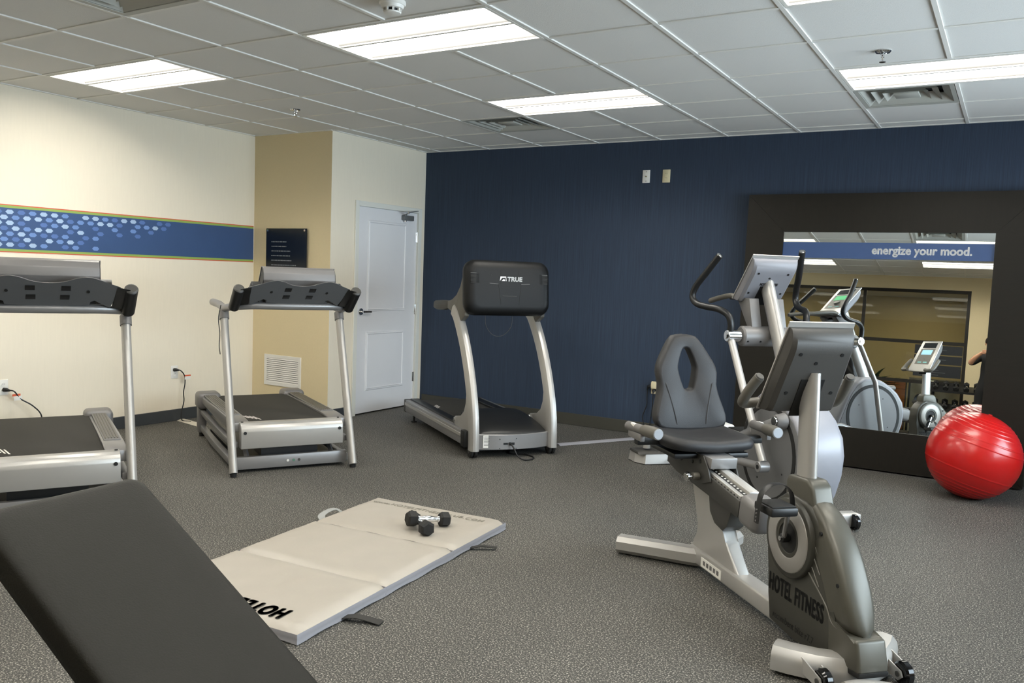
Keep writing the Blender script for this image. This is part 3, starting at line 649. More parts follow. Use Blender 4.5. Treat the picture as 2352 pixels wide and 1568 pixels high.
# ================================================================== TREADMILLS (left pair)
def sided(f):
    for s in (-1, 1): f(s)
led_g = mat('button_green', (90, 130, 110), 0.4); screen_dark = mat('screen_dark', (20, 24, 28), 0.15)
def treadmill(label, loc, ang):
    SHR = Matrix(((1, 0, 0, 0), (0, 1, -1.44, 1.757), (0, 0, 1, 0), (0, 0, 0, 1)))      # the dash leans forward at its top
    t = thing('treadmill', label, 'treadmill', loc, ang, 'treadmills along the left wall')
    hw = 0.4175
    for s in (-1, 1):
        x = s*hw
        B().tube([(x, 0.004, 0.022), (x, 0.405, 1.075)], (0.027, 0.040), 16, up=(1, 0, 0)).done('upright', silver_l, t)
        B().cyl((x, 0.004, 0.0), (x, 0.006, 0.024), 0.021, 0.023).done('rubber_foot', black_r, t)
        B().tube([(x, 0.392, 1.045), (x, 0.412, 1.10)], (0.033, 0.046), 16, up=(1, 0, 0)).done('upright_collar', grey_m, t)
        # end grips of the dash: tilted black cylinder with grey cap
        g = B(); g.cyl((s*0.402, 0.140, 1.140), (s*0.402, -0.040, 1.276), 0.036, 0.036, 18, 0.004)
        g.M = SHR; g.prism([(s*0.315, 1.165), (s*0.395, 1.150), (s*0.395, 1.270), (s*0.33, 1.284)] if s > 0 else [(s*0.315, 1.165), (s*0.33, 1.284), (s*0.395, 1.270), (s*0.395, 1.150)], 'y', 0.010, 0.050)
        gr = g.done('dash_grip', black_p, t)
        B().cyl((s*0.402, -0.040, 1.276), (s*0.402, -0.045, 1.280), 0.034, 0.026, 18).done('grip_cap', grey_d, gr)
    rail = [(-hw+0.0, 0.86, 1.145), (-hw, 0.60, 1.14), (-hw, 0.40, 1.125), (-hw+0.01, 0.28, 1.135), (-hw+0.045, 0.18, 1.148), (-0.28, 0.125, 1.156), (-0.15, 0.105, 1.157), (0, 0.100, 1.157)]
    rail = rail+[(-x, y, z) for x, y, z in rail[-2::-1]]
    B().tube(cr(rail, 5), 0.0265, 14).done('handrail', silver, t)
    # dash plate between the grips
    topz = [(-0.345, 1.285), (-0.27, 1.310), (-0.215, 1.328), (-0.175, 1.334), (-0.13, 1.326), (-0.07, 1.306), (0, 1.299)]
    botz = [(-0.305, 1.163), (-0.225, 1.205), (-0.205, 1.198), (-0.200, 1.180), (-0.12, 1.176), (0, 1.175)]
    pl_ = topz+[(-x, z) for x, z in topz[-2::-1]]+[(-x, z) for x, z in botz]+[(x, z) for x, z in botz[-2::-1]]
    dsh = B(SHR).prism(pl_, 'y', 0.014, 0.050).done('dash_plate', mat('dash_charcoal', (96, 98, 100), 0.5, var=0.05, bump=0.1, bscale=500), t, ang=25)
    trim = cr([(x, 0.015, z+0.001) for x, z in topz+[(-x, z) for x, z in topz[-2::-1]]][1:-1], 4)
    B(SHR).tube(trim, 0.0022, 6).done('dash_trim', silver, dsh)
    for x in (-0.083, 0.083):
        for z in (1.222, 1.272):
            k = x*0.96 if z < 1.25 else x
            B(SHR).box((k-0.022, 0.0105, z-0.013), (k+0.022, 0.016, z+0.013)).done('socket', black_p, dsh)
    for x in (-0.19, 0.19): B(SHR).cyl((x, 0.0095, 1.255), (x, 0.0155, 1.255), 0.008, seg=10).done('screw', black_r, dsh)
    for s in (-1, 1): B().prism([(s*0.205+0.035*math.cos(a), 1.172+0.035*math.sin(a)) for a in [math.pi*k/8 for k in range(9)]], 'y', 0.115, 0.15).done('bracket', black_p, dsh)
    # console wedge
    cp = [(y-0.062, z) for y, z in ((0.080, 1.265), (0.040, 1.298), (0.012, 1.338), (0.018, 1.385), (0.040, 1.416), (0.058, 1.424), (0.070, 1.418), (0.220, 1.235), (0.210, 1.215))]
    con = B().prism(cp, 'x', -0.245, 0.245, 0.004).done('console', grey_m, t, ang=50)
    for s in (-1, 1): B().prism([(y+0.004, z-0.006) for y, z in cp[1:7]]+[(0.098, 1.25)], 'x', s*0.2455, s*0.2485).done('console_cheek', black_p, con)
    B().prism([(0.004, 1.427), (-0.002, 1.423), (0.158, 1.228), (0.164, 1.232)], 'x', -0.252, 0.252).done('console_face', silver, con)
    B().prism([(0.025, 1.406), (0.021, 1.402), (0.118, 1.284), (0.122, 1.288)], 'x', -0.16, 0.16).done('display', screen_dark, con)
    # lower tray joining console to dash
    B().prism([(0.155, 1.180), (0.000, 1.295), (0.04, 1.325), (0.24, 1.21), (0.23, 1.18)], 'x', -0.31, 0.31, 0.006).done('console_tray', black_p, t)
    # motor hood
    hp = [(0.060, 0.172), (0.060, 0.290), (0.066, 0.313), (0.080, 0.332), (0.105, 0.345), (0.150, 0.349), (0.150, 0.172)]
    hood = B().prism(hp, 'x', -0.358, 0.358, 0.004).done('motor_hood', silver_l, t, ang=50)
    for s in (-1, 1): B().cyl((s*0.332, 0.055, 0.283), (s*0.332, 0.062, 0.283), 0.011, seg=14).done('plug', black_p, hood)
    for s in (-1, 1): B().cyl((s*0.34, 0.13, 0.347), (s*0.34, 0.13, 0.352), 0.009, seg=12).done('deck_bolt', black_p, hood)
    # deck
    B().box((-0.285, 0.140, 0.290), (0.285, 1.46, 0.338), 0.004).done('running_belt', belt_m, t)
    bl_ = B()
    for k in range(4): bl_.poly([(-0.255+k*0.022, 0.34-k*0.028, 0.3386), (-0.245+k*0.022, 0.34-k*0.028, 0.3386), (-0.275+k*0.022, 0.46-k*0.02, 0.3386), (-0.283+k*0.022, 0.46-k*0.02, 0.3386)])
    bl_.done('belt_logo', white_p, t)
    for s in (-1, 1):
        a, c = sorted((s*0.285, s*0.405))
        B().prism([(0.13, 0.28), (0.13, 0.346), (0.35, 0.350), (0.8, 0.348), (1.2, 0.340), (1.46, 0.338), (1.46, 0.285), (0.8, 0.272)], 'x', a, c, 0.008).done('side_rail', silver, t)
        a2, c2 = sorted((s*0.298, s*0.392))
        fp = B().box((a2, 0.42, 0.346), (c2, 1.42, 0.355), 0.003).done('foot_rail_pad', grey_m, t)
        for k in range(5): B().box((a2+0.010+k*0.0165, 0.46, 0.355), (a2+0.018+k*0.0165, 1.38, 0.358)).done('grip_rib', grey_t, fp)
        e = B(); e.box((min(s*0.255, s*0.440), 1.40, 0.235), (max(s*0.255, s*0.440), 1.585, 0.372), 0.035, 4); e.done('rear_end_cap', grey_m, t)
        a3, c3 = sorted((s*0.37, s*0.41))
        B().prism([(0.12, 0.175), (0.12, 0.215), (0.8, 0.212), (1.5, 0.228), (1.5, 0.190), (0.8, 0.172)], 'x', a3, c3, 0.003).done('deck_frame_rail', silver, t)
        B().prism([(0.10, 0.035), (0.10, 0.085), (0.9, 0.082), (1.52, 0.100), (1.52, 0.055), (0.9, 0.035)], 'x', a3, c3, 0.003).done('base_rail', silver, t)
        B().box((min(s*0.36, s*0.425), 1.46, 0.035), (max(s*0.36, s*0.425), 1.56, 0.26), 0.01).done('rear_leg', grey_m, t)
        B().cyl((s*0.39, 1.51, 0.0), (s*0.39, 1.51, 0.036), 0.022).done('leveller', black_r, t)
        B().tube([(s*0.30, 0.30, 0.20), (s*0.30, 0.14, 0.085)], (0.018, 0.018), 4, up=(1, 0, 0)).done('lift_link', silver, t)
    cross = B().box((-0.398, 0.095, 0.022), (0.398, 0.135, 0.108), 0.003).done('front_crossbar', silver, t)
    for x, m in ((-0.03, white_p), (0.012, led_g), (0.05, grey_d)): B().cyl((x, 0.096, 0.066), (x, 0.090, 0.066), 0.009, seg=12).done('port_button', m, cross)
    B().box((-0.34, 0.15, 0.05), (0.34, 1.40, 0.075)).done('belly_pan', black_p, t)
    B().box((-0.20, 0.16, 0.09), (0.20, 0.40, 0.28)).done('motor_block', black_p, t)
    # safety key lanyard on the near post
    B().tube(cr([(-hw-0.03, 0.36, 1.145), (-hw-0.045, 0.36, 1.05), (-hw-0.035, 0.36, 0.95), (-hw-0.04, 0.35, 0.86), (-hw-0.035, 0.34, 0.80)]), 0.003, 6).done('safety_lanyard', cord_m, t)
    return t
treadmill('silver treadmill by the left wall, cut off by the left picture edge', (-0.343, -1.442, 0), rad(61.5))
treadmill('silver treadmill facing out in front of the tan wall and notice sign', (-0.176, 0.203, 0), rad(60))

# ================================================================== TREADMILL WITH BIG BLACK CONSOLE
t = thing('treadmill', 'treadmill with large black console back and curved uprights, against blue wall', 'treadmill', (0.715, 1.668, 0), rad(54.2))
post = [(-0.028, 0.058), (-0.022, 0.20), (0.005, 0.36), (0.062, 0.53), (0.140, 0.70), (0.235, 0.86), (0.335, 0.99), (0.43, 1.09), (0.50, 1.135)]
for s in (-1, 1):
    x = s*0.335
    P = cr([(x, y, z) for y, z in post], 5)
    u = B(); R = []
    for i, p_ in enumerate(P):
        d = (P[min(i+1, len(P)-1)]-P[max(i-1, 0)]).normalized(); n = Vector((0, -d.z, d.y))      # n points to the front
        if n.y > 0: n = -n
        a, c = 0.034, 0.046
        sec = [(-a, -c), (a, -c), (a, c*0.45), (a*0.72, c*0.86), (a*0.25, c), (-a*0.25, c), (-a*0.72, c*0.86), (-a, c*0.45)]
        R.append([p_+Vector((q, 0, 0))+n*w_ for q, w_ in sec])
    u.rings(R); up_ = u.done('upright', silver_l, t, ang=40)
    B().prism([(0.0, 0.10), (0.02, 0.42), (0.085, 0.60), (0.125, 0.62), (0.098, 0.50), (0.105, 0.41), (0.145, 0.335), (0.22, 0.288), (0.35, 0.272), (0.385, 0.25), (0.39, 0.225), (0.36, 0.205), (0.12, 0.12)], 'x', min(x-0.03, x+0.03), max(x-0.03, x+0.03), 0.005).done('upright_foot', silver_l, t, ang=40)
    B().cyl((x-0.036, 0.365, 0.237), (x+0.036, 0.365, 0.237), 0.020, seg=14, bev=0.004).done('pivot_bolt', chrome, t)
    # rails
    a, c = sorted((s*0.315, s*0.395))
    rl = B().prism([(a, 0.088), (c, 0.088), (c, 0.128), (c-s*0.006 if s > 0 else c, 0.136), (c, 0.144), (c, 0.198), (a, 0.198)], 'y', 0.10, 1.70, 0.003).done('side_rail', silver, t, ang=25)
    B().box((min(s*0.395, s*0.401), 0.12, 0.148), (max(s*0.395, s*0.401), 1.70, 0.176), 0.002, 1).done('rail_stripe', silver_l, rl)
    B().box((a-0.002, 1.69, 0.080), (c+0.002, 1.745, 0.200), 0.008).done('rear_end_cap', grey_d, t)
    B().box((a-0.004, 0.03, 0.075), (c+0.008, 0.115, 0.205), 0.006).done('front_end_cap', black_p, t)
    B().box((min(s*0.262, s*0.345), 0.42, 0.185), (max(s*0.262, s*0.345), 1.70, 0.210), 0.004).done('foot_rail', black_p, t)
    b = B()
    for k in (-0.5, 0.5): b.cyl((s*0.337+k*0.032-0.013, 0.0, 0.045), (s*0.337+k*0.032+0.013, 0.0, 0.045), 0.045, seg=20, bev=0.006)
    wh = b.done('caster_wheel', black_r, t); B().cyl((s*0.337-0.034, 0, 0.045), (s*0.337+0.034, 0, 0.045), 0.012).done('hub', grey_d, wh)
    B().prism([(-0.02, 0.045), (0.02, 0.03), (0.10, 0.075), (0.10, 0.095), (-0.01, 0.085)], 'x', min(s*0.327, s*0.347), max(s*0.327, s*0.347)).done('caster_fork', black_p, t)
    b = B(); b.cyl((s*0.338, 1.588, 0.0), (s*0.338, 1.588, 0.010), 0.026); b.cyl((s*0.338, 1.588, 0.010), (s*0.338, 1.588, 0.09), 0.009); b.done('leveling_foot', black_r, t)
    # side wing from the console down to the hand rail
    wp = [(0.235, 1.09), (0.23, 1.30), (0.245, 1.46), (0.275, 1.47), (0.30, 1.42), (0.35, 1.32), (0.44, 1.245), (0.54, 1.205), (0.67, 1.196), (0.67, 1.130), (0.58, 1.118), (0.50, 1.100), (0.43, 1.045), (0.36, 1.03)]
    B().prism(wp, 'x', min(s*0.312, s*0.352), max(s*0.312, s*0.352), 0.008).done('side_wing', grey_t, t, ang=40)
    B().prism([(0.665, 1.125), (0.665, 1.198), (0.80, 1.196), (0.98, 1.186), (1.045, 1.172), (1.05, 1.120), (0.95, 1.105), (0.80, 1.112)], 'x', min(s*0.310, s*0.354), max(s*0.310, s*0.354), 0.012).done('hand_grip', grey_d, t, ang=50)
# console: rounded black shell, face slightly tilted
CM = Matrix.Translation((0, 0.215, 1.322)) @ Matrix.Rotation(rad(-6), 4, 'X')
def rr(hx, hz, rc, y, ox=0, oz=0, n=6):
    R = []
    for cx, cz, st in ((hx-rc, hz-rc, 0), (-hx+rc, hz-rc, 90), (-hx+rc, -hz+rc, 180), (hx-rc, -hz+rc, 270)):
        for k in range(n+1): a = rad(st+90*k/n); R.append((ox+cx+rc*math.cos(a), y, oz+cz+rc*math.sin(a)))
    return R
b = B(CM); b.rings([rr(0.290, 0.150, 0.06, -0.052), rr(0.330, 0.186, 0.075, -0.045), rr(0.358, 0.211, 0.085, -0.024), rr(0.368, 0.221, 0.09, 0.01), rr(0.366, 0.220, 0.09, 0.05), rr(0.340, 0.200, 0.08, 0.085), rr(0.29, 0.16, 0.06, 0.095)])
con = b.done('console', mat('console_black', (11, 12, 13), 0.5, spec=0.3, var=0.1, bump=0.15, bscale=500), t, ang=60)
B(CM).box((-0.23, 0.094, -0.12), (0.23, 0.098, 0.13), 0.002, 1).done('display', screen_dark, con)
for s in (-1, 1):
    for k in range(8):
        B(CM).box((min(s*0.262, s*0.334), -0.052, 0.033+k*0.0105), (max(s*0.262, s*0.334), -0.030, 0.039+k*0.0105)).done('vent_rib', grey_d if k == 7 else black_r, con)
    B(CM).tube([(s*0.100, -0.0525, 0.028), (s*0.175, -0.0525, 0.032)], 0.0018, 6).done('panel_seam', grey_m, con)
    B(CM).tube([(s*0.098, -0.0525, 0.026), (s*0.078, -0.0525, -0.135)], 0.0015, 6).done('panel_seam', black_r, con)
    B(CM).tube([(s*0.075, -0.0525, 0.138), (s*0.078, -0.0525, 0.03)], 0.0012, 6).done('panel_seam', black_r, con)
    for x, z in ((0.21, 0.150), (0.16, 0.118)): B(CM).cyl((s*x, -0.0545, z-0.02), (s*x, -0.048, z-0.02), 0.005, seg=10).done('screw', black_r, con)
B(CM).tube([(-0.065, -0.0525, -0.062), (-0.05, -0.0525, -0.068), (0.06, -0.0525, -0.068)], 0.0015, 6).done('panel_seam', grey_d, con)
lg = mat('logo_white', (226, 228, 230), 0.5)
text('logo_lettering', 'TRUE', 0.048, lg, con, CM @ basis((-0.024, -0.0545, 0.052), (1, 0, 0), (0, 0, 1)), xs=1.12, bold=0.0022, shear=0.1)
b = B(CM); z0 = 0.052
def lp(pts): b.poly([(x, -0.0545, z0+z) for x, z in pts])
lp([(-0.088, 0.0), (-0.082, 0.036), (-0.034, 0.036), (-0.037, 0.028), (-0.068, 0.026)]); lp([(-0.072, 0.0), (-0.060, 0.012), (-0.052, 0.016), (-0.044, 0.010), (-0.042, 0.0)]); lp([(-0.037, 0.028), (-0.034, 0.036), (-0.030, 0.0), (-0.036, 0.0)])
b.done('logo_mark', lg, con)
# front panel, hood, deck
n = 16; yf = lambda x: -0.075+0.055*(x/0.30)**2
def arc(z, off=0.0, hx=0.300): return [(-hx+2*hx*k/n, yf(-hx+2*hx*k/n)+off, z) for k in range(n+1)]
b = B(); b.rings([arc(0.066)+arc(0.066, 0.012)[::-1], arc(0.180)+arc(0.180, 0.012)[::-1], arc(0.184, 0.004)+arc(0.184, 0.016)[::-1]]); fp = b.done('front_panel', silver, t)
B(Matrix.Translation((-0.235, yf(-0.235)-0.0012, 0.128)) @ Matrix.Rotation(rad(-9.5), 4, 'Z')).box((-0.030, 0, -0.048), (0.030, 0.002, 0.050)).done('rating_label', white_p, fp)
for k in range(7):
    B(Matrix.Translation((-0.235, yf(-0.235)-0.0022, 0.128)) @ Matrix.Rotation(rad(-9.5), 4, 'Z')).box((-0.024, 0, 0.036-k*0.011), (0.010+0.012*(k % 2), 0.001, 0.040-k*0.011)).done('label_line', grey_m, fp)
for x, z in ((-0.135, 0.148), (0.0, 0.150), (-0.135, 0.074), (0.0, 0.072)): B().cyl((x, yf(x)-0.003, z), (x, yf(x)+0.004, z), 0.004, seg=8).done('screw', black_p, fp)
B().box((-0.105, yf(-0.09)-0.003, 0.104), (-0.070, yf(-0.09)+0.006, 0.119)).done('rocker_switch', black_p, fp)
B().box((-0.035, yf(-0.03)-0.003, 0.100), (-0.015, yf(-0.03)+0.006, 0.120)).done('circuit_breaker', black_p, fp)
B().cyl((-0.052, yf(-0.05)-0.02, 0.112), (-0.052, yf(-0.05)+0.004, 0.112), 0.013, seg=12).done('power_plug', black_p, fp)
def hring(y, zc, ze, hx): return [(-hx+2*hx*k/n, y-0.06*(1-(2*k/n-1)**2)*(1-y/0.5), ze+(zc-ze)*(1-(2*k/n-1)**4)) for k in range(n+1)]
def hl(y, zc, ze, hx): r = hring(y, zc, ze, hx); return r+[(x, yy, 0.10) for x, yy, _ in r[::-1]]
b = B(); b.rings([hl(-0.012, 0.186, 0.184, 0.285), hl(0.02, 0.212, 0.198, 0.287), hl(0.10, 0.246, 0.222, 0.282), hl(0.22, 0.278, 0.25, 0.275), hl(0.36, 0.300, 0.270, 0.268), hl(0.46, 0.308, 0.28, 0.262), hl(0.50, 0.300, 0.27, 0.26)])
hd_ = b.done('motor_hood', black_p, t, ang=60)
seam = []
for k in range(13):
    q = k/12; x = -0.13+0.40*q; y = 0.05-0.10*math.sin(math.pi*q*0.85)+0.16*q*q
    seam.append((x, y, 0))
B().tube(cr([(-0.16, 0.130, 0.2545), (-0.05, 0.045, 0.2335), (0.05, 0.020, 0.225), (0.14, 0.045, 0.231), (0.22, 0.115, 0.2395), (0.262, 0.19, 0.2475)], 5), 0.002, 6).done('hood_seam', black_r, hd_)
B().box((-0.262, 0.45, 0.150), (0.262, 1.72, 0.192), 0.006).done('running_belt', belt_m, t)
b = B()
for k in range(3): b.poly([(-0.235+k*0.02, 1.20+k*0.03, 0.1925), (-0.225+k*0.02, 1.20+k*0.03, 0.1925), (-0.225+k*0.02, 1.32+k*0.03, 0.1925), (-0.235+k*0.02, 1.32+k*0.03, 0.1925)])
b.done('belt_logo', white_p, t)
B().box((-0.31, 0.02, 0.045), (0.31, 1.60, 0.12)).done('under_frame', black_p, t)
B().tube(cr([(-0.19, 0.20, 1.10), (-0.185, 0.19, 1.02), (-0.14, 0.18, 0.955), (-0.08, 0.18, 0.935), (-0.02, 0.18, 0.955), (0.03, 0.18, 1.02), (0.04, 0.19, 1.10)], 5), 0.0025, 6).done('safety_cord', cord_m, t)
B().tube(cr([(-0.052, -0.095, 0.112), (-0.045, -0.13, 0.09), (-0.02, -0.16, 0.03), (0.02, -0.20, 0.007), (0.09, -0.19, 0.007), (0.13, -0.12, 0.007), (0.10, -0.02, 0.007), (0.0, 0.05, 0.007), (0.1, 0.2, 0.007), (0.25, 0.3, 0.006)], 6), 0.006, 8).done('power_cord', cord_m, t)
# ================================================================== RECUMBENT BIKE   (local: x to the right, +y toward the seat, z up)
t = thing('recumbent_bike', 'grey recumbent exercise bike with black seat, in the right foreground', 'exercise bike', (3.30, -0.45, 0), rad(45))
shell_m = mat('bike_shell', (84, 82, 74), 0.38, 0.25, var=0.05, bump=0.06, bscale=600)
shell_d = mat('bike_shell_dark', (64, 63, 57), 0.42, 0.2, var=0.05, bump=0.06, bscale=600)
cons_m = mat('console_back_grey', (62, 60, 57), 0.5, 0.1, var=0.05, bump=0.15, bscale=500)
B().box((-0.047, -0.34, 0.028), (0.047, 0.76, 0.108), 0.010, 3).done('main_beam', silver_l, t)
B().box((-0.0495, 0.42, 0.040), (-0.0470, 0.62, 0.085)).done('rating_label', white_p, t)
for k in range(5): B().box((-0.0498, 0.44+k*0.034, 0.052), (-0.0494, 0.462+k*0.034, 0.074)).done('label_print', grey_m, t)
# rear stabiliser: two swept arms
def octr(c, d, hw, z0, z1):      # octagonal section around centre c, across direction d
    k = 0.022; zs = [(-hw, z0+k), (-hw, z1-k), (-hw+k, z1), (hw-k, z1), (hw, z1-k), (hw, z0+k), (hw-k, z0), (-hw+k, z0)]
    return [(c[0]+d[0]*q, c[1]+d[1]*q, z) for q, z in zs]
for s in (-1, 1):
    b = B(); b.rings([octr((0.0, 0.70), (0, 1), 0.052, 0.012, 0.100), octr((s*0.06, 0.745), (s*-0.35, 0.94), 0.052, 0.012, 0.100), octr((s*0.335, 0.985), (s*-0.66, 0.75), 0.050, 0.008, 0.092)]); b.done('rear_stabiliser_arm', silver_l, t, ang=25)
    B().cyl((s*0.29, 0.945, 0.0), (s*0.29, 0.945, 0.014), 0.022).done('rubber_foot', black_r, t)
# front stabiliser: bowed casting
def fst(x, y, dx, dy, hw=0.058, zt=0.105):
    l = math.hypot(dx, dy); nx, ny = -dy/l, dx/l; out = []
    for q, z in ((-hw, 0.016), (-hw, 0.055), (-hw*0.92, 0.078), (-hw*0.6, zt*0.95), (0, zt), (hw*0.6, zt*0.95), (hw*0.92, 0.078), (hw, 0.055), (hw, 0.016)): out.append((x+nx*q, y+ny*q, z))
    return out
path = [(-0.232, -0.345), (-0.19, -0.39), (-0.12, -0.450), (-0.05, -0.485), (0, -0.495), (0.05, -0.485), (0.12, -0.450), (0.19, -0.39), (0.232, -0.345)]
b = B(); R = []
for i, (x, y) in enumerate(path):
    p0, p1 = path[max(i-1, 0)], path[min(i+1, len(path)-1)]; R.append(fst(x, y, p1[0]-p0[0], p1[1]-p0[1]))
b.rings(R); b.done('front_stabiliser', silver_l, t, ang=35)
for s in (-1, 1):
    B().cyl((s*0.20, -0.38, 0.0), (s*0.20, -0.38, 0.018), 0.020).done('rubber_foot', black_r, t)
    for dx in (-0.026, 0.022):
        B().prism([(-0.46, 0.085), (-0.40, 0.095), (-0.46, 0.03), (-0.555, 0.022), (-0.575, 0.042), (-0.565, 0.060)], 'x', s*0.165+dx, s*0.165+dx+0.005).done('wheel_bracket', silver_l, t)
    wb = B().cyl((s*0.165-0.018, -0.552, 0.045), (s*0.165+0.018, -0.552, 0.045), 0.044, seg=24, bev=0.008).done('transport_wheel', black_g, t)
    B().cyl((s*0.165-0.03, -0.552, 0.045), (s*0.165+0.03, -0.552, 0.045), 0.010).done('axle_bolt', grey_d, wb)
# seat strut
B().prism([(0.80, 0.100), (0.735, 0.125), (0.70, 0.17), (0.69, 0.23), (0.73, 0.33), (0.82, 0.47), (0.58, 0.47), (0.53, 0.36), (0.42, 0.22), (0.29, 0.100)], 'x', -0.034, 0.034, 0.012, 3).done('seat_strut', silver_l, t, ang=40)
B().prism([(0.60, 0.45), (0.57, 0.33), (0.52, 0.285), (0.44, 0.27), (0.40, 0.30), (0.36, 0.40)], 'x', -0.045, 0.045, 0.006).done('strut_collar', grey_d, t)
# inclined seat rail
RA = Matrix.Translation((0, 0.30, 0.435)) @ Matrix.Rotation(math.atan2(0.085, 0.62), 4, 'X')       # local y runs up the rail
B(RA).prism([(-0.04, -0.045), (-0.04, 0.035), (0.60, 0.035), (0.72, 0.02), (0.72, -0.06), (0.60, -0.07)], 'x', -0.068, -0.058, 0.002).done('rail_side_plate', grey_d, t)
B(RA).prism([(-0.04, -0.045), (-0.04, 0.035), (0.60, 0.035), (0.72, 0.02), (0.72, -0.06), (0.60, -0.07)], 'x', 0.058, 0.068, 0.002).done('rail_side_plate', grey_d, t)
B(RA).box((-0.058, -0.03, -0.045), (0.058, 0.70, 0.02)).done('rail_channel', black_p, t)
tr = B(RA).box((-0.056, -0.02, 0.020), (-0.012, 0.66, 0.050), 0.002, 1).done('seat_track', silver_l, t)
B(RA).box((-0.036, -0.02, 0.050), (-0.016, 0.62, 0.0515)).done('track_slot', black_p, tr)
for k in range(14):
    y = 0.0+k*0.030
    B(RA).cyl((-0.026, y, 0.0515), (-0.026, y, 0.0535), 0.0055, seg=10).done('track_pin', white_p, tr)
    B(RA).cyl((-0.0575, y, 0.033), (-0.0555, y, 0.033), 0.0060, seg=8).done('track_hole', black_r, tr)
B(RA).prism([(-0.012, 0.020), (0.058, 0.020), (0.058, 0.052), (0.02, 0.068), (-0.012, 0.066)], 'y', -0.02, 0.50, 0.004).done('rail_cover', silver_l, t)
B(RA).box((-0.070, -0.185, -0.070), (0.070, -0.025, 0.072), 0.035, 4).done('rail_end_cap', grey_m, t)
# seat carriage
for s in (-1, 1):
    B(RA).prism([(0.30, -0.02), (0.22, 0.02), (0.26, 0.07), (0.32, 0.115), (0.62, 0.080), (0.66, 0.04), (0.56, -0.03)], 'x', min(s*0.070, s*0.078), max(s*0.070, s*0.078), 0.003).done('carriage_plate', grey_d, t)
    for y, z in ((0.42, 0.05), (0.54, 0.02), (0.34, 0.08)): B(RA).cyl((s*0.078, y, z), (s*0.082, y, z), 0.010, seg=12).done('carriage_bolt', black_p, t)
B(RA).prism([(0.25, 0.072), (0.25, 0.125), (0.58, 0.082), (0.58, 0.06)], 'x', -0.068, 0.068, 0.003).done('carriage_box', silver, t)
kn = B(RA).cyl((-0.080, 0.335, 0.005), (-0.115, 0.335, 0.005), 0.020, seg=16, bev=0.003).done('adjuster_collar', grey_t, t)
B(RA).cyl((-0.115, 0.335, 0.005), (-0.130, 0.335, 0.005), 0.008).done('adjuster_stem', chrome, kn)
B(RA).cyl((-0.130, 0.335, 0.005), (-0.152, 0.335, 0.005), 0.024, seg=18, bev=0.006).done('adjuster_knob', chrome, kn)
# seat pan: thick contoured cushion
def seat_ring(z, ins, dish=0.0, n=40):
    R = []
    for k in range(n):
        a = 2*math.pi*k/n; c, s_ = math.cos(a), math.sin(a)
        x = (0.232-ins)*abs(c)**0.48*(1 if c >= 0 else -1); y = 0.795+(0.196-ins)*abs(s_)**0.5*(1 if s_ >= 0 else -1)
        R.append((x, y, z+0.020*((y-0.775)/0.22)**2*(1 if y > 0.775 else 0.15)-dish*(1-(x/0.25)**2)*0.5+0.010*abs(x)/0.2))
    return R
b = B(); b.rings([seat_ring(0.598, 0.06), seat_ring(0.600, 0.015), seat_ring(0.608, 0.0), seat_ring(0.632, -0.004), seat_ring(0.652, 0.006), seat_ring(0.660, 0.022, 0.006), seat_ring(0.655, 0.07, 0.012), seat_ring(0.650, 0.12, 0.012), seat_ring(0.648, 0.19, 0.010)])
b.done('seat_cushion', seat_m, t, ang=80)
B().box((-0.20, 0.66, 0.565), (0.20, 0.96, 0.590), 0.006).done('seat_plate', black_p, t)
# backrest with keyhole
def loop(pts, n=48):
    P = cr([Vector((x, 0, z)) for x, z in pts+[pts[0]]], 8); L_ = [0]
    for a, c in zip(P, P[1:]): L_.append(L_[-1]+(c-a).length)
    out = []; j = 0
    for k in range(n):
        d = L_[-1]*k/n
        while L_[j+1] < d: j += 1
        f = (d-L_[j])/(L_[j+1]-L_[j]); q = P[j].lerp(P[j+1], f); out.append((q.x, q.z))
    return out
half = [(0.0, 1.142), (0.055, 1.136), (0.085, 1.108), (0.125, 1.045), (0.158, 0.985), (0.166, 0.940), (0.158, 0.890), (0.166, 0.835), (0.188, 0.765), (0.198, 0.715), (0.185, 0.678), (0.130, 0.662), (0.0, 0.656)]
outl = loop(half+[(-x, z) for x, z in half[-2:0:-1]])
hh = [(0.0, 1.075), (0.022, 1.062), (0.048, 0.985), (0.046, 0.945), (0.030, 0.880), (0.020, 0.862), (0.0, 0.858)]
hol = loop(hh+[(-x, z) for x, z in hh[-2:0:-1]])
def bk(pts, y, k=0.0, cen=None):      # offset outline by k (positive shrinks) at depth y, following the tilt and a lumbar curve
    R = []; N_ = len(pts)
    for i, (x, z) in enumerate(pts):
        a, c = pts[i-1], pts[(i+1) % N_]; d = Vector((c[0]-a[0], c[1]-a[1])).normalized(); nx, nz = d.y, -d.x
        x2, z2 = x-nx*-k if False else x+nx*k*-1, z+nz*k*-1
        yy = 0.925+(z2-0.66)*0.28+0.10*x2*x2/0.04*0.12
        R.append((x2, yy+y, z2))
    return R
sgn = 1
def off(pts, k):      # inward offset of a closed loop
    cx = sum(p[0] for p in pts)/len(pts); cz = sum(p[1] for p in pts)/len(pts); R = []
    for x, z in pts:
        d = Vector((x-cx, z-cz)); L_ = d.length; R.append((cx+(x-cx)*(L_-k)/L_, cz+(z-cz)*(L_-k)/L_))
    return R
def put(pts, y): return [(x+0.018, 0.925+(z-0.66)*0.28-0.35*x*x+y, z) for x, z in pts]
b = B()
b.rings([put(outl, 0.07), put(off(outl, -0.004), 0.055), put(off(outl, -0.004), 0.015), put(off(outl, 0.004), 0.004), put(off(outl, 0.014), 0.0),
         put(off(hol, -0.014), 0.0), put(off(hol, -0.005), 0.004), put(hol, 0.014), put(hol, 0.060), put(off(hol, -0.004), 0.07)], loop=True)
bko = b.done('backrest', seat_m, t, ang=75)
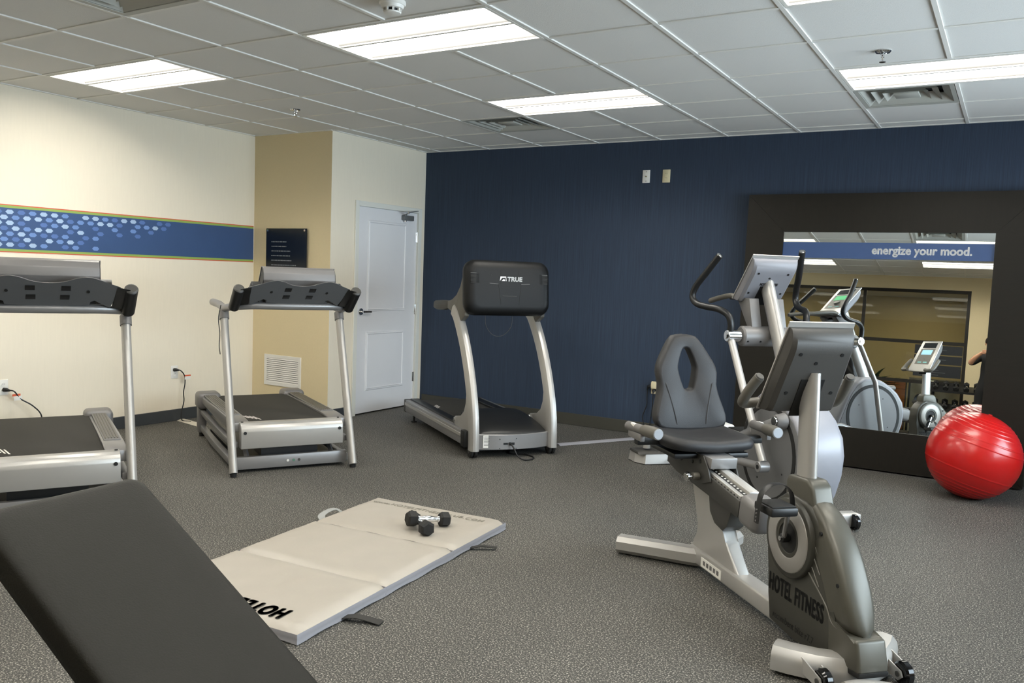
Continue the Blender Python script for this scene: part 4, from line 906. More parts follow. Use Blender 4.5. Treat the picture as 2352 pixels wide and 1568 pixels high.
for s in (-1, 1):      # moulded creases of the lumbar panel
    B().tube(cr([(x*s+0.018, 0.925+(z-0.66)*0.28-0.35*x*x+0.002, z) for x, z in ((0.135, 0.90), (0.112, 0.82), (0.092, 0.74), (0.082, 0.685))], 6), [0.002]+[0.006]*16+[0.005, 0.004], 8).done('lumbar_crease', mat('crease_black', (30, 30, 32), 0.6), bko)
B().prism([(0.90, 0.56), (1.00, 0.56), (1.07, 0.83), (1.045, 0.84), (0.985, 0.72)], 'x', -0.05, 0.05, 0.006).done('back_bracket', grey_d, t)
# side hand grips with support bars
for s in (-1, 1):
    a, c = (Vector((s*0.352, 0.90, 0.690)), Vector((s*0.318, 0.60, 0.700)))
    m_ = a.lerp(c, 0.52)
    hb = B().tube([a, a.lerp(c, 0.03), m_], [0.018, 0.0235, 0.0225], 14).done('seat_handle', grey_m, t)
    B().tube([m_, m_.lerp(c, 0.12), m_.lerp(c, 0.5), c], [0.0235, 0.0285, 0.030, 0.0285], 16).done('hand_grip', grey_t, hb)
    d = (c-a).normalized(); B().tube([c, c+d*0.004], [0.0262, 0.024], 16).done('grip_end_cap', mat('cap_blue_grey', (150, 156, 164), 0.35), hb)
    B().box((s*0.35-0.012, 0.80, 0.6885), (s*0.35+0.008, 0.84, 0.715), 0.001, 1).done('handle_label', white_p, hb)
    B().box((min(s*0.19, s*0.345), 0.78, 0.610), (max(s*0.19, s*0.345), 0.83, 0.650), 0.006).done('handle_arm', black_p, t)
    B().box((s*0.345-0.012, 0.72, 0.640), (s*0.345+0.012, 0.88, 0.675), 0.003).done('handle_mount', grey_m, t)
B().box((-0.10, 0.955, 0.575), (0.10, 0.985, 0.66)).done('back_tube', silver, t)
# shroud: waisted body + front cover + disc housings
sp = [(-0.012, 0.040), (-0.004, 0.15), (0.008, 0.26), (0.02, 0.33), (0.030, 0.42), (0.018, 0.50), (-0.02, 0.555), (-0.09, 0.600), (-0.23, 0.590), (-0.30, 0.545), (-0.345, 0.480), (-0.38, 0.40), (-0.405, 0.32), (-0.425, 0.24), (-0.47, 0.165), (-0.52, 0.085), (-0.42, 0.045), (-0.20, 0.030)]
B().prism(sp, 'x', -0.060, 0.060, 0.014, 3).done('shroud', shell_d, t, ang=45)
# front cover: curved shield wrapping the nose
spine = [(-0.245, 0.605, 0.048), (-0.330, 0.560, 0.056), (-0.415, 0.475, 0.062), (-0.480, 0.375, 0.063), (-0.522, 0.285, 0.060), (-0.548, 0.215, 0.044), (-0.556, 0.180, 0.010)]
b = B(); R = []
P = cr([(0, y, z) for y, z, _ in spine], 4); W_ = cr([(q, 0, 0) for _, _, q in spine], 4)
for i, p_ in enumerate(P):
    d = (P[min(i+1, len(P)-1)]-P[max(i-1, 0)]).normalized(); n_ = Vector((0, d.z, -d.y)); n_ = n_ if n_.y < 0 else -n_; hw_ = max(W_[i].x, 0.004)
    dep = 0.12 if i < len(P)-4 else 0.12*(len(P)-i)/5
    sec = []
    for k in range(9):
        a = math.pi*k/8; ca = math.cos(a); sec.append(p_+Vector((hw_*math.copysign(abs(ca)**0.5, ca)*1.02, 0, 0))+n_*(-0.046+0.046*math.sin(a)**0.9))
    sec = [p_+Vector((hw_*1.02, 0, 0))-n_*dep]+sec+[p_+Vector((-hw_*1.02, 0, 0))-n_*dep]
    R.append(sec)
b.rings(R); fc = b.done('front_cover', shell_m, t, ang=50)
for s in (-1, 1): B().tube(cr([(s*0.0612, -0.234, 0.358), (s*0.0612, -0.30, 0.312), (s*0.0612, -0.39, 0.248), (s*0.0612, -0.435, 0.196), (s*0.056, -0.50, 0.185)], 5), 0.0035, 6).done('cover_seam', grey_t, fc)
for y, z in ((-0.335, 0.500), (-0.455, 0.345)):
    for s in (-1, 1): B().cyl((s*0.058, y, z), (s*0.0650, y, z), 0.008, seg=12).done('cover_screw', black_p, fc)
B().prism([(-0.40, 0.235), (-0.50, 0.185), (-0.575, 0.190), (-0.600, 0.100), (-0.600, 0.075), (-0.42, 0.062)], 'x', -0.062, 0.062, 0.020, 3).done('nose_base', shell_m, t, ang=45)
B().prism([(-0.42, 0.072), (-0.604, 0.084), (-0.598, 0.062), (-0.42, 0.050)], 'x', -0.060, 0.060, 0.004).done('nose_gasket', black_r, t)
for s in (-1, 1):
    for k in range(3):
        B().tube([(s*0.0608, -0.300+k*0.010, 0.447-k*0.038), (s*0.0608, -0.345+k*0.002, 0.390-k*0.046)], 0.0025, 6).done('shroud_rib', grey_t, t)
# collar + pole
B().prism([(-0.06, 0.56), (-0.055, 0.640), (-0.07, 0.668), (-0.205, 0.675), (-0.235, 0.655), (-0.265, 0.575), (-0.25, 0.55)], 'x', -0.046, 0.046, 0.020, 4).done('pole_collar', shell_m, t, ang=60)
B().tube([(0, -0.135, 0.58), (0, -0.112, 1.085)], (0.028, 0.056), 24, up=(1, 0, 0)).done('console_pole', silver_l, t, ang=60)
# drive discs
for s in (-1, 1):
    cy, cz = -0.150, 0.428
    def disc(r0, r1, x0, x1, nm, m, par):
        b = B(); N_ = 40
        R = [[(s*x, cy+r*math.cos(2*math.pi*k/N_), cz+r*math.sin(2*math.pi*k/N_)) for k in range(N_)] for r, x in ((r1, x0), (r1, x1-0.004), (r1-0.004, x1), (r0+0.002, x1), (r0, x1-0.003), (r0, x0))]
        b.rings(R, loop=True); return b.done(nm, m, par, ang=50)
    hs = disc(0.060, 0.158, 0.050, 0.082, 'disc_housing', shell_d, t)
    disc(0.078, 0.138, 0.080, 0.086, 'disc_ring', mat('ring_grey', (158, 155, 150), 0.4, 0.3), hs)
    B().cyl((s*0.05, cy, cz), (s*0.078, cy, cz), 0.079, seg=32).done('disc_centre', black_r, hs)
    hub = B().cyl((s*0.078, cy, cz), (s*0.112, cy, cz), 0.018, seg=16, bev=0.003).done('crank_hub', black_p, t)
    B().cyl((s*0.112, cy, cz), (s*0.118, cy, cz), 0.010, seg=6).done('crank_bolt', chrome, hub)
    py, pz = (-0.232, 0.575) if s < 0 else (-0.068, 0.281)
    B().tube([(s*0.098, cy, cz), (s*0.118, (cy+py)/2, (cz+pz)/2), (s*0.135, py, pz)], (0.014, 0.009), 10).done('crank_arm', silver if s < 0 else chrome, t)
    pdl = B(Matrix.Translation((s*0.195, py, pz))); pdl.box((-0.058, -0.068, -0.018), (0.058, 0.062, 0.018), 0.010, 2); po_ = pdl.done('pedal', black_p, t)
    B(Matrix.Translation((s*0.195, py, pz))).box((-0.050, -0.060, 0.0170), (0.050, 0.054, 0.022), 0.003).done('pedal_pad', black_r, po_)
    bb = B(Matrix.Translation((s*0.195, py, pz))); P = cr([(0.064, -0.005, -0.03), (0.072, 0.0, 0.01), (0.062, 0.0, 0.060), (0.026, 0.0, 0.092), (-0.024, 0.0, 0.092), (-0.062, 0.0, 0.062), (-0.074, 0.0, 0.012), (-0.080, 0.0, -0.055)], 5)
    bb.tube(P, (0.018, 0.002), 8, up=(0, 1, 0)); bb.done('pedal_strap', black_p, po_)
    for k in range(4): B(Matrix.Translation((s*0.195, py, pz))).cyl((-0.084, 0, -0.045+k*0.014), (-0.078, 0, -0.045+k*0.014), 0.0035, seg=6).done('strap_hole', grey_m, po_)
inkb = mat('shell_print', (22, 22, 21), 0.5)
text('side_lettering', 'HOTEL FITNESS', 0.098, inkb, t, basis((-0.0608, -0.006, 0.172), (0, -1, 0), (0, 0, 1)), xs=0.50, bold=0.0032, space=1.12)
text('model_lettering', 'recumbent bike r7.7', 0.040, inkb, t, basis((-0.0608, -0.045, 0.066), (0, -1, 0), (0, 0, 1)), xs=0.86)
text('side_lettering', 'HOTEL FITNESS', 0.098, inkb, t, basis((0.0608, -0.40, 0.172), (0, 1, 0), (0, 0, 1)), xs=0.50, bold=0.0032, space=1.12)
text('model_lettering', 'recumbent bike r7.7', 0.040, inkb, t, basis((0.0608, -0.37, 0.066), (0, 1, 0), (0, 0, 1)), xs=0.86)

# console used on the bike and the elliptical: local x right, y up the face, z out toward the user
def console(par, M, w0, w1, h, lcd, back_m, face_m, lettering=None):
    def pl4(y0, y1, wa, wb, z): return [(-wa, y0, z), (wa, y0, z), (wb, y1, z), (-wb, y1, z)]
    hh_ = h/2; sh = B(M)
    pf = [(-hh_, -0.004), (-hh_+0.004, -0.030), (-hh_+0.014, -0.052), (-hh_+0.030, -0.066), (-hh_+0.06, -0.068), (hh_-0.105, -0.068)]
    pf += [(hh_-0.105+0.088*math.sin(a_), -0.004-0.064*math.cos(a_)) for a_ in [math.pi/2*k/8 for k in range(1, 9)]]
    R = []
    for ex, ez in ((-1.0, 0.0), (-1.0, 0.30), (-0.97, 0.75), (-0.86, 1.0), (0.86, 1.0), (0.97, 0.75), (1.0, 0.30), (1.0, 0.0)):
        R.append([(ex*(w0+(w1-w0)*(y+hh_)/h), y, -0.004+(z+0.004)*ez) for y, z in pf])
    sh.rings(R); o = sh.done('console_shell', back_m, par, ang=30)
    f = B(M); f.rings([pl4(-hh_-0.006, hh_+0.004, w0+0.006, w1+0.006, -0.003), pl4(-hh_-0.006, hh_+0.005, w0+0.006, w1+0.006, 0.003), pl4(-hh_, hh_-0.002, w0, w1, 0.006)]); fo = f.done('console_face', face_m, o, ang=30)
    B(M).box((-w1*0.72, hh_*0.55, 0.0055), (w1*0.72, hh_*0.90, 0.008), 0.001, 1).done('dark_window', screen_dark, o)
    B(M).box((-w1*0.78, -hh_*0.55, 0.0055), (w1*0.78, hh_*0.50, 0.0072), 0.001, 1).done('key_panel', grey_t, o)
    B(M).box((-w1*0.55, hh_*0.10, 0.0065), (w1*0.55, hh_*0.42, 0.0085)).done('lcd', lcd, o)
    for x in (-0.5, 0.1): B(M).box((w1*x, -hh_*0.45, 0.0065), (w1*(x+0.4), -hh_*0.38, 0.0085)).done('key', mat('key_teal', (120, 190, 190), 0.4), o)
    for x, y in ((-0.62, 0.48), (0.70, 0.48), (0.12, 0.28), (-0.72, -0.42), (0.74, -0.42)):
        B(M).cyl((x*w1, y*hh_, -0.070), (x*w1, y*hh_, -0.062), 0.0075, seg=12).done('shell_screw', black_p, o)
    if lettering: text('shell_lettering', lettering, 0.030, inkb, o, M @ basis((w1*0.42, -hh_*0.06, -0.0692), (-1, 0, 0), (0, 1, 0)), xs=0.62, bold=0.0008)
    B(M).box((-0.050, -hh_*0.98, -0.0705), (0.055, -hh_*0.10, -0.066)).done('pole_recess', black_p, o)
    return o
def lcd_mat(nm, c, e):
    m = mat(nm, c, 0.3); p_ = m.node_tree.nodes['Principled BSDF']; p_.inputs['Emission Color'].default_value = s2l(c)+(1,); p_.inputs['Emission Strength'].default_value = e; return m
lcd_blue = lcd_mat('lcd_blue', (140, 190, 225), 0.5); lcd_green = lcd_mat('lcd_green', (30, 170, 100), 0.5)
d = Vector((0, -0.170, 0.350)).normalized(); n_ = Vector((0, 0.350, 0.170)).normalized()
cm_ = Matrix(((1 if False else -1, 0, 0, 0), (0, d.y, n_.y, -0.083), (0, d.z, n_.z, 1.107), (0, 0, 0, 1)))
console(t, cm_, 0.156, 0.138, 0.395, lcd_blue, cons_m, silver_l)
for s in (-1, 1):
    g = B().tube(cr([(s*0.135, 0.035, 0.945), (s*0.185, 0.040, 0.938), (s*0.215, 0.025, 0.945), (s*0.222, -0.005, 0.972), (s*0.216, -0.045, 1.020), (s*0.206, -0.080, 1.062)], 6), 0.0205, 14).done('console_handle', grey_t, t)
    B().tube([(s*0.206, -0.080, 1.062), (s*0.205, -0.084, 1.067)], [0.019, 0.016], 14).done('handle_cap', grey_d, g)

# ================================================================== ELLIPTICAL
t = thing('elliptical_trainer', 'grey elliptical trainer with black moving handles beside the mirror', 'elliptical', (3.13, 1.10, 0), rad(45))
sh_m = mat('elliptical_shell', (146, 147, 154), 0.45, 0.15, var=0.03, bump=0.05, bscale=500)
sh_s = mat('elliptical_side', (112, 112, 113), 0.45, 0.15, var=0.05, bump=0.08, bscale=500)
B().box((-0.295, -0.040, 0.014), (0.295, 0.050, 0.090), 0.008).done('front_stabiliser', silver_l, t)
for s in (-1, 1):
    B().cyl((s*0.245-0.016, -0.048, 0.047), (s*0.245+0.016, -0.048, 0.047), 0.046, seg=22, bev=0.008).done('transport_wheel', black_g, t)
    B().cyl((s*0.275, 0.01, 0.0), (s*0.275, 0.01, 0.016), 0.018).done('rubber_foot', black_r, t)
B().box((-0.05, 0.03, 0.020), (0.05, 1.72, 0.085), 0.008).done('base_beam', silver, t)
# drive shroud: side faces and a bright wrap-around rim
pr = [(0.055, 0.075), (-0.020, 0.20), (-0.068, 0.33), (-0.080, 0.45), (-0.055, 0.555), (0.02, 0.645), (0.11, 0.705), (0.20, 0.745), (0.30, 0.770), (0.43, 0.760), (0.52, 0.70), (0.585, 0.60), (0.635, 0.48), (0.690, 0.33), (0.735, 0.20), (0.760, 0.08), (0.60, 0.055), (0.25, 0.055)]
def pring(k, x):
    cy, cz = 0.33, 0.40; return [(x, cy+(y-cy)*k, cz+(z-cz)*k) for y, z in pr]
b = B(); b.rings([pring(0.93, -0.140), pring(0.975, -0.128), pring(1.0, -0.095), pring(1.0, 0.095), pring(0.975, 0.128), pring(0.93, 0.140)]); b.done('drive_shroud', sh_m, t, ang=50)
for s in (-1, 1):
    b = B(); b.rings([pring(0.915, s*0.136), pring(0.915, s*0.1435), pring(0.90, s*0.1455)]); sd_ = b.done('side_cover', sh_s, t, ang=30)
    N_ = 48
    for r0, r1, x0, x1, nm, m in ((0.276, 0.306, 0.144, 0.150, 'disc_rim', black_r), (0.0, 0.275, 0.144, 0.149, 'disc_face', sh_s)):
        b = B(); cy, cz = 0.30, 0.395
        R = [[(s*x, cy+r*math.cos(2*math.pi*k/N_), cz+r*math.sin(2*math.pi*k/N_)) for k in range(N_)] for r, x in ((r1, x0), (r1, x1), (max(r0, 0.002), x1), (max(r0, 0.002), x0))]
        b.rings(R, loop=True); b.done(nm, m, sd_, ang=40)
    for a in range(4): B().cyl((s*0.149, 0.30+0.2*math.cos(a*1.57+0.5), 0.395+0.2*math.sin(a*1.57+0.5)), (s*0.151, 0.30+0.2*math.cos(a*1.57+0.5), 0.395+0.2*math.sin(a*1.57+0.5)), 0.006, seg=8).done('cover_screw', black_p, sd_)
B().prism([(-0.085, 0.40), (0.0, 0.645), (0.1, 0.712)], 'x', -0.0012, 0.0012).done('rim_seam', grey_d, t) if False else None
# upright and console
B().tube([(0, 0.300, 0.72), (0, 0.690, 1.48)], (0.036, 0.058), 24, up=(1, 0, 0)).done('upright', silver_l, t, ang=60)
for s in (-1, 1):
    B().prism([(0.60, 1.14), (0.66, 1.14), (0.80, 1.31), (0.72, 1.335), (0.66, 1.335)], 'x', min(s*0.055, s*0.125), max(s*0.055, s*0.125), 0.004).done('console_bracket', grey_m, t)
B().cyl((-0.195, 0.625, 1.090), (0.195, 0.625, 1.090), 0.066, seg=28, bev=0.010).done('pivot_housing', grey_m, t)
for s in (-1, 1):
    for y in (0.08, 0.17): B().cyl((s*y, 0.567, 1.058), (s*y, 0.572, 1.062), 0.008, seg=10).done('housing_screw', black_p, t)
    px = B().cyl((s*0.195, 0.625, 1.090), (s*0.292, 0.625, 1.090), 0.039, seg=20, bev=0.004).done('pivot_cap', chrome, t)
    B().cyl((s*0.292, 0.625, 1.090), (s*0.300, 0.625, 1.090), 0.018, seg=6).done('pivot_bolt', chrome, px)
    dz = 0.05 if s > 0 else 0.0
    hp_ = [(s*0.270, 0.618, 1.115), (s*0.272, 0.612, 1.165), (s*0.285, 0.630, 1.222), (s*0.320, 0.700, 1.258), (s*0.355, 0.800, 1.268), (s*0.382, 0.890, 1.285), (s*0.392, 0.935, 1.330), (s*0.380, 0.915, 1.400), (s*0.345, 0.840, 1.495), (s*0.303, 0.755, 1.605+dz)]
    hd2 = B().tube(cr(hp_, 6), 0.0215, 14).done('moving_handle', black_p, t)
    e1 = Vector(hp_[-1]); e0 = Vector(hp_[-2]); dd = (e1-e0).normalized()
    B().tube([e1, e1+dd*0.006, e1+dd*0.010], [0.0222, 0.0215, 0.014], 14).done('handle_cap', chrome, hd2)
    jy, jz = (0.165, 0.340) if s < 0 else (0.27, 0.17)
    B().tube([(s*0.262, 0.615, 1.065), (s*0.258, 0.40, 0.72), (s*0.255, jy, jz+0.03)], 0.0235, 16).done('swing_arm', silver_l, t)
    B().cyl((s*0.222, jy, jz), (s*0.290, jy, jz), 0.034, seg=20, bev=0.004).done('arm_joint', silver, t)
    B().cyl((s*0.289, jy, jz), (s*0.292, jy, jz), 0.014, seg=14).done('joint_plug', black_p, t)
    B().tube([(s*0.262, jy+0.02, jz), (s*0.262, 0.75, 0.285), (s*0.255, 1.25, 0.235)], 0.0245, 14).done('foot_link', silver, t)
    # foot pedal tray
    zz = 0.235 if s < 0 else 0.300
    B().prism([(1.02, zz), (1.02, zz+0.05), (1.40, zz+0.045), (1.43, zz+0.015), (1.40, zz-0.02)], 'x', s*0.245-0.085, s*0.245+0.085, 0.010).done('foot_pedal', silver_l if s > 0 else sh_m, t)
    B().box((s*0.245-0.070, 1.04, zz+0.046), (s*0.245+0.070, 1.38, zz+0.054), 0.003).done('pedal_tread', black_r, t)
    B().tube([(s*0.245, 1.40, zz), (s*0.245, 1.62, 0.13)], 0.020, 12).done('rear_link', silver_l, t)
    # crank: hub near the top of the shroud and a short arm to the link
    if s > 0: continue
    B().cyl((s*0.150, 0.125, 0.622), (s*0.215, 0.125, 0.622), 0.050, 0.040, seg=22, bev=0.006).done('crank_boss', grey_m, t)
    cb = B().cyl((s*0.215, 0.125, 0.622), (s*0.226, 0.125, 0.622), 0.028, seg=18, bev=0.002).done('crank_cap', chrome, t)
    B().tube([(s*0.20, 0.125, 0.622), (s*0.20, 0.36, 0.530), (s*0.20, 0.56, 0.440)], (0.030, 0.018), 12, up=(0, 0, 1)).done('crank_arm', silver, t)
# rear housing
rb = B(); rb.rings([[(-0.345, 1.690, 0.006), (0.345, 1.690, 0.006), (0.40, 1.78, 0.006), (0.40, 1.90, 0.006), (-0.40, 1.90, 0.006), (-0.40, 1.78, 0.006)], [(-0.335, 1.705, 0.078), (0.335, 1.705, 0.078), (0.39, 1.79, 0.078), (0.39, 1.89, 0.078), (-0.39, 1.89, 0.078), (-0.39, 1.79, 0.078)]]); rb.done('rear_housing', silver_l, t, ang=20)
B().prism([(1.700, 0.077), (1.725, 0.100), (1.88, 0.100), (1.895, 0.077)], 'x', -0.398, 0.398, 0.006).done('rear_housing_lid', grey_d, t)
B().box((-0.418, 1.72, 0.03), (-0.4135, 1.79, 0.075)).done('rear_label', white_p, t) if False else None
B().cyl((-0.30, 1.78, 0.115), (-0.30, 1.78, 0.18), 0.028).done('rear_post', silver_l, t); B().cyl((0.30, 1.78, 0.115), (0.30, 1.78, 0.18), 0.028).done('rear_post', silver_l, t)
rc = B(); rc.box((0.17, 1.60, 0.17), (0.36, 1.86, 0.325), 0.02, 3); rc.done('rear_roller_cover', white_p, t)
d = Vector((0, -0.232, 0.275)).normalized(); n_ = Vector((0, 0.275, 0.232)).normalized()
cm_ = Matrix(((-1, 0, 0, 0), (0, d.y, n_.y, 0.690), (0, d.z, n_.z, 1.472), (0, 0, 0, 1)))
console(t, cm_, 0.160, 0.160, 0.365, lcd_green, mat('console_back_light', (122, 122, 127), 0.5, 0.1, var=0.04, bump=0.1, bscale=500), silver_l, 'HOTEL FITNESS')
for s in (-1, 1):
    b = B().tube(cr([(s*0.140, 0.800, 1.335), (s*0.150, 0.86, 1.345), (s*0.155, 1.00, 1.325), (s*0.155, 1.13, 1.300)], 6), 0.0185, 12).done('fixed_grip', grey_t, t)
    B().tube([(s*0.155, 1.125, 1.301), (s*0.155, 1.135, 1.299)], [0.0195, 0.017], 12).done('grip_cap', grey_m, b)
B().box((-0.14, 0.74, 1.318), (0.14, 0.90, 1.345), 0.008).done('accessory_tray', grey_d, t)
# stabiliser of a further machine at the bottom edge of the picture
t = thing('machine_foot', 'rounded grey foot of another machine at the bottom right picture edge', 'machine foot', (3.875, -1.075, 0), rad(20))
b = B(); P = cr([(-0.17, 0.16, 0.0), (-0.13, 0.19, 0.0), (-0.05, 0.20, 0.0), (0.06, 0.17, 0.0), (0.16, 0.10, 0.0), (0.22, 0.0, 0.0)], 6)
b.tube([p_+Vector((0, 0, 0.035)) for p_ in P], [(0.035, 0.045)]*len(P), 14, up=(0, 0, 1)); b.done('stabiliser', silver_l, t)
B().tube([(0.20, 0.02, 0.05), (0.05, -0.25, 0.10), (-0.05, -0.45, 0.10)], (0.03, 0.04), 12, up=(0, 0, 1)).done('frame_beam', silver_l, t)
B().box((-0.13, -0.50, 0.0), (0.05, -0.42, 0.10), 0.01).done('rear_foot', silver_l, t)
# ================================================================== BEHIND THE CAMERA (seen in the mirror)
# dumbbell rack in front of the storefront
t = thing('dumbbell_rack', 'black two-tier dumbbell rack in front of the storefront, seen in the mirror', 'rack', (3.95, -4.98, 0))
rk = mat('rack_black', (24, 24, 24), 0.4, 0.2)
for s in (-1, 1):
    B().box((s*0.62-0.025, -0.14, 0.06), (s*0.62+0.025, -0.08, 0.92), 0.004).done('upright', rk, t)
    B().box((s*0.62-0.03, -0.22, 0.0), (s*0.62+0.03, 0.24, 0.06), 0.006).done('foot', rk, t)
TIERS = (0.84, 0.54)
for z in TIERS:
    sh = B().prism([(-0.10, z+0.059), (0.20, z-0.05), (0.20, z-0.07), (-0.10, z+0.039)], 'x', -0.68, 0.68).done('tray', rk, t)
    B().box((-0.68, 0.195, z-0.07), (0.68, 0.205, z-0.035)).done('tray_lip', rk, sh)
first = None
for r_, z in enumerate(TIERS):
    for k in range(9):
        x = 3.95-0.58+k*0.145
        lb = 'black hex dumbbell, %s from the left on the %s tier of the rack' % (('first', 'second', 'third', 'fourth', 'fifth', 'sixth', 'seventh', 'eighth', 'last')[k], ('upper', 'lower')[r_])
        sc = 1.25+0.10*(k/8)+(0.15 if r_ else 0)
        o = dumbbell(lb, (x, -4.98+0.06, z+0.004), rad(90), 'dumbbells on the rack', sc, full=True)
        o.rotation_euler = (rad(0), rad(0), rad(90)); o.rotation_euler.rotate_axis('Y', rad(-20) if False else 0)
        o.rotation_euler = Matrix.Rotation(rad(-20), 3, 'X').to_4x4().to_3x3().__matmul__(Matrix.Rotation(rad(90), 3, 'Z')).to_euler()
# dark window notices on the storefront glass
nb = mat('notice_black', (26, 30, 36), 0.5); nl = mat('notice_line', (90, 94, 98), 0.6)
for k, (z0, z1) in enumerate(((1.395, 1.545), (1.235, 1.375), (1.02, 1.215))):
    n_ = thing('window_notice', '%s dark printed notice sheet on the storefront glass, seen in the mirror' % ('topmost', 'middle', 'lowest')[k], 'notice', (3.36, YK-0.040, z0), 0, 'notices on the storefront')
    B().box((-0.36, -0.002, 0), (0.35, 0.0, z1-z0)).done('sheet', nb, n_)
    for q in range(3): B().box((-0.2, 0.0, 0.03+q*0.04), (0.02+0.1*(q % 2), 0.0006, 0.038+q*0.04)).done('text_line', nl, n_)
# corridor furniture
t = thing('reception_cabinet', 'pale low cabinet in the corridor behind the storefront', 'cabinet', (3.35, -6.55, 0))
B().box((-0.42, -0.22, 0.05), (0.42, 0.22, 0.98), 0.006).done('body', mat('pale_laminate', (186, 180, 160), 0.5), t)
B().box((-0.45, -0.25, 0.98), (0.45, 0.25, 1.01), 0.004).done('top', mat('cabinet_top', (150, 140, 120), 0.4), t)
for s in (-1, 1):
    dd_ = B().box((s*0.205-0.2, 0.22, 0.09), (s*0.205+0.2, 0.235, 0.95), 0.003).done('door', mat('pale_laminate', (0, 0, 0)), t)
    B().cyl((s*0.03, 0.235, 0.55), (s*0.03, 0.255, 0.55), 0.008).done('knob', chrome, dd_)
B().box((-0.40, -0.20, 0.0), (0.40, 0.20, 0.05)).done('plinth', black_p, t)
t = thing('wall_panel', 'brown tiled wainscot panel low on the corridor wall', 'wall panel', (1.95, YC, 0))
bm1 = mat('wainscot_brown', (150, 92, 42), 0.45, var=0.12)
tl = B().box((-0.097, 0.0, -0.097), (0.097, 0.02, 0.097), 0.003, 1).mesh('tile', bm1)
for i in range(8):
    for j in range(5):
        o = bpy.data.objects.new('tile', tl); COL.objects.link(o); o.parent = t; o.location = (-0.70+i*0.2, 0.004, 0.11+j*0.2)
B().box((-0.82, 0, 0.0), (0.82, 0.006, 1.02)).done('grout_back', grey_d, t)
t = thing('dark_door', 'dark navy panelled door at the corridor wall', 'door', (3.02, YC, 0))
B().box((-0.22, 0.0, 0.0), (0.22, 0.05, 1.02), 0.004).done('leaf', mat('navy_door', (26, 34, 46), 0.4), t)
for i in range(2):
    for j in range(5): B().box((-0.19+i*0.2, 0.05, 0.06+j*0.19), (-0.01+i*0.2, 0.056, 0.22+j*0.19), 0.003, 1).done('panel', mat('navy_door', (0, 0, 0)), t)
# potted fern in the corridor
t = thing('potted_plant', 'bushy dark green potted plant behind the storefront glass, seen in the mirror', 'plant', (2.25, -6.55, 0))
B().lathe([(0.12, 0.0), (0.13, 0.02), (0.17, 0.75), (0.185, 0.76), (0.185, 0.80), (0.165, 0.80), (0.16, 0.76)]).done('pot', mat('pot_brown', (90, 66, 44), 0.5), t)
B().lathe([(0.158, 0.75), (0.158, 0.765)]).done('soil', mat('soil', (50, 38, 28), 0.9), t)
leaf_m = mat('leaf_green', (58, 84, 36), 0.5, var=0.2)
for k in range(26):
    a = k*2.399; L_ = random.uniform(0.45, 0.70); el = random.uniform(0.35, 1.15); b = B(); n = 7; R = []
    dx, dy = math.cos(a), math.sin(a); prev = None; pts = []
    for i in range(n):
        q = i/(n-1); r = L_*q*math.cos(el*(1-0.4*q)); z = 0.77+L_*q*math.sin(el)-0.30*q*q*L_; w_ = 0.034*math.sin(math.pi*min(1, q*0.93+0.07))
        pts.append(((dx*r-dy*w_, dy*r+dx*w_, z), (dx*r, dy*r, z-0.012*math.sin(math.pi*q)), (dx*r+dy*w_, dy*r-dx*w_, z)))
    V = [[b.v(p_) for p_ in q] for q in pts]
    for i in range(n-1):
        for j in range(2): b.bm.faces.new((V[i][j], V[i][j+1], V[i+1][j+1], V[i+1][j]))
    b.done('leaf', leaf_m, t, ang=60)

# ================================================================== PHOTOGRAPHER (only an arm and the dark clothes show in the mirror)
# standing figure, facing along the view direction; local +y forward, x to the right of the figure
pz = rad(8)
FX, FY = 4.099, -4.301
person = thing('person', 'person in black holding a camera up with both arms, seen in the mirror edge', 'person', (FX, FY, 0), pz)
sk = {  # joint: (position, radius x, radius y)
 'pelvis': ((0, 0, 0.92), 0.155, 0.115), 'waist': ((0, 0.0, 1.06), 0.130, 0.095), 'chest': ((0, 0.0, 1.22), 0.150, 0.105), 'collar': ((0, 0.0, 1.36), 0.120, 0.080), 'neck': ((0, 0.015, 1.43), 0.052, 0.055), 'chin': ((0, 0.045, 1.485), 0.062, 0.075), 'head': ((0, 0.045, 1.565), 0.076, 0.095), 'crown': ((0, 0.03, 1.64), 0.060, 0.075)}
edges = [('pelvis', 'waist'), ('waist', 'chest'), ('chest', 'collar'), ('collar', 'neck'), ('neck', 'chin'), ('chin', 'head'), ('head', 'crown')]
for s, q in ((-1, 'l'), (1, 'r')):
    sk.update({q+'shoulder': ((s*0.165, 0.0, 1.335), 0.062, 0.062), q+'upper': ((s*0.215, 0.06, 1.26), 0.050, 0.050), q+'elbow': ((s*0.262, 0.135, 1.235), 0.042, 0.042), q+'fore': ((s*0.188, 0.205, 1.325), 0.037, 0.037), q+'wrist': ((s*0.110, 0.255, 1.385), 0.026, 0.024),
      q+'palm': ((s*0.085, 0.268, 1.412), 0.036, 0.022), q+'hip': ((s*0.095, 0.0, 0.86), 0.098, 0.100), q+'thigh': ((s*0.105, 0.01, 0.66), 0.082, 0.085), q+'knee': ((s*0.110, 0.01, 0.47), 0.058, 0.060), q+'calf': ((s*0.112, -0.01, 0.32), 0.056, 0.060), q+'ankle': ((s*0.115, -0.015, 0.10), 0.042, 0.045), q+'heel': ((s*0.118, 0.0, 0.045), 0.042, 0.042), q+'toe': ((s*0.125, 0.14, 0.035), 0.040, 0.030)})
    edges += [('collar', q+'shoulder'), (q+'shoulder', q+'upper'), (q+'upper', q+'elbow'), (q+'elbow', q+'fore'), (q+'fore', q+'wrist'), (q+'wrist', q+'palm'), ('pelvis', q+'hip'), (q+'hip', q+'thigh'), (q+'thigh', q+'knee'), (q+'knee', q+'calf'), (q+'calf', q+'ankle'), (q+'ankle', q+'heel'), (q+'heel', q+'toe')]
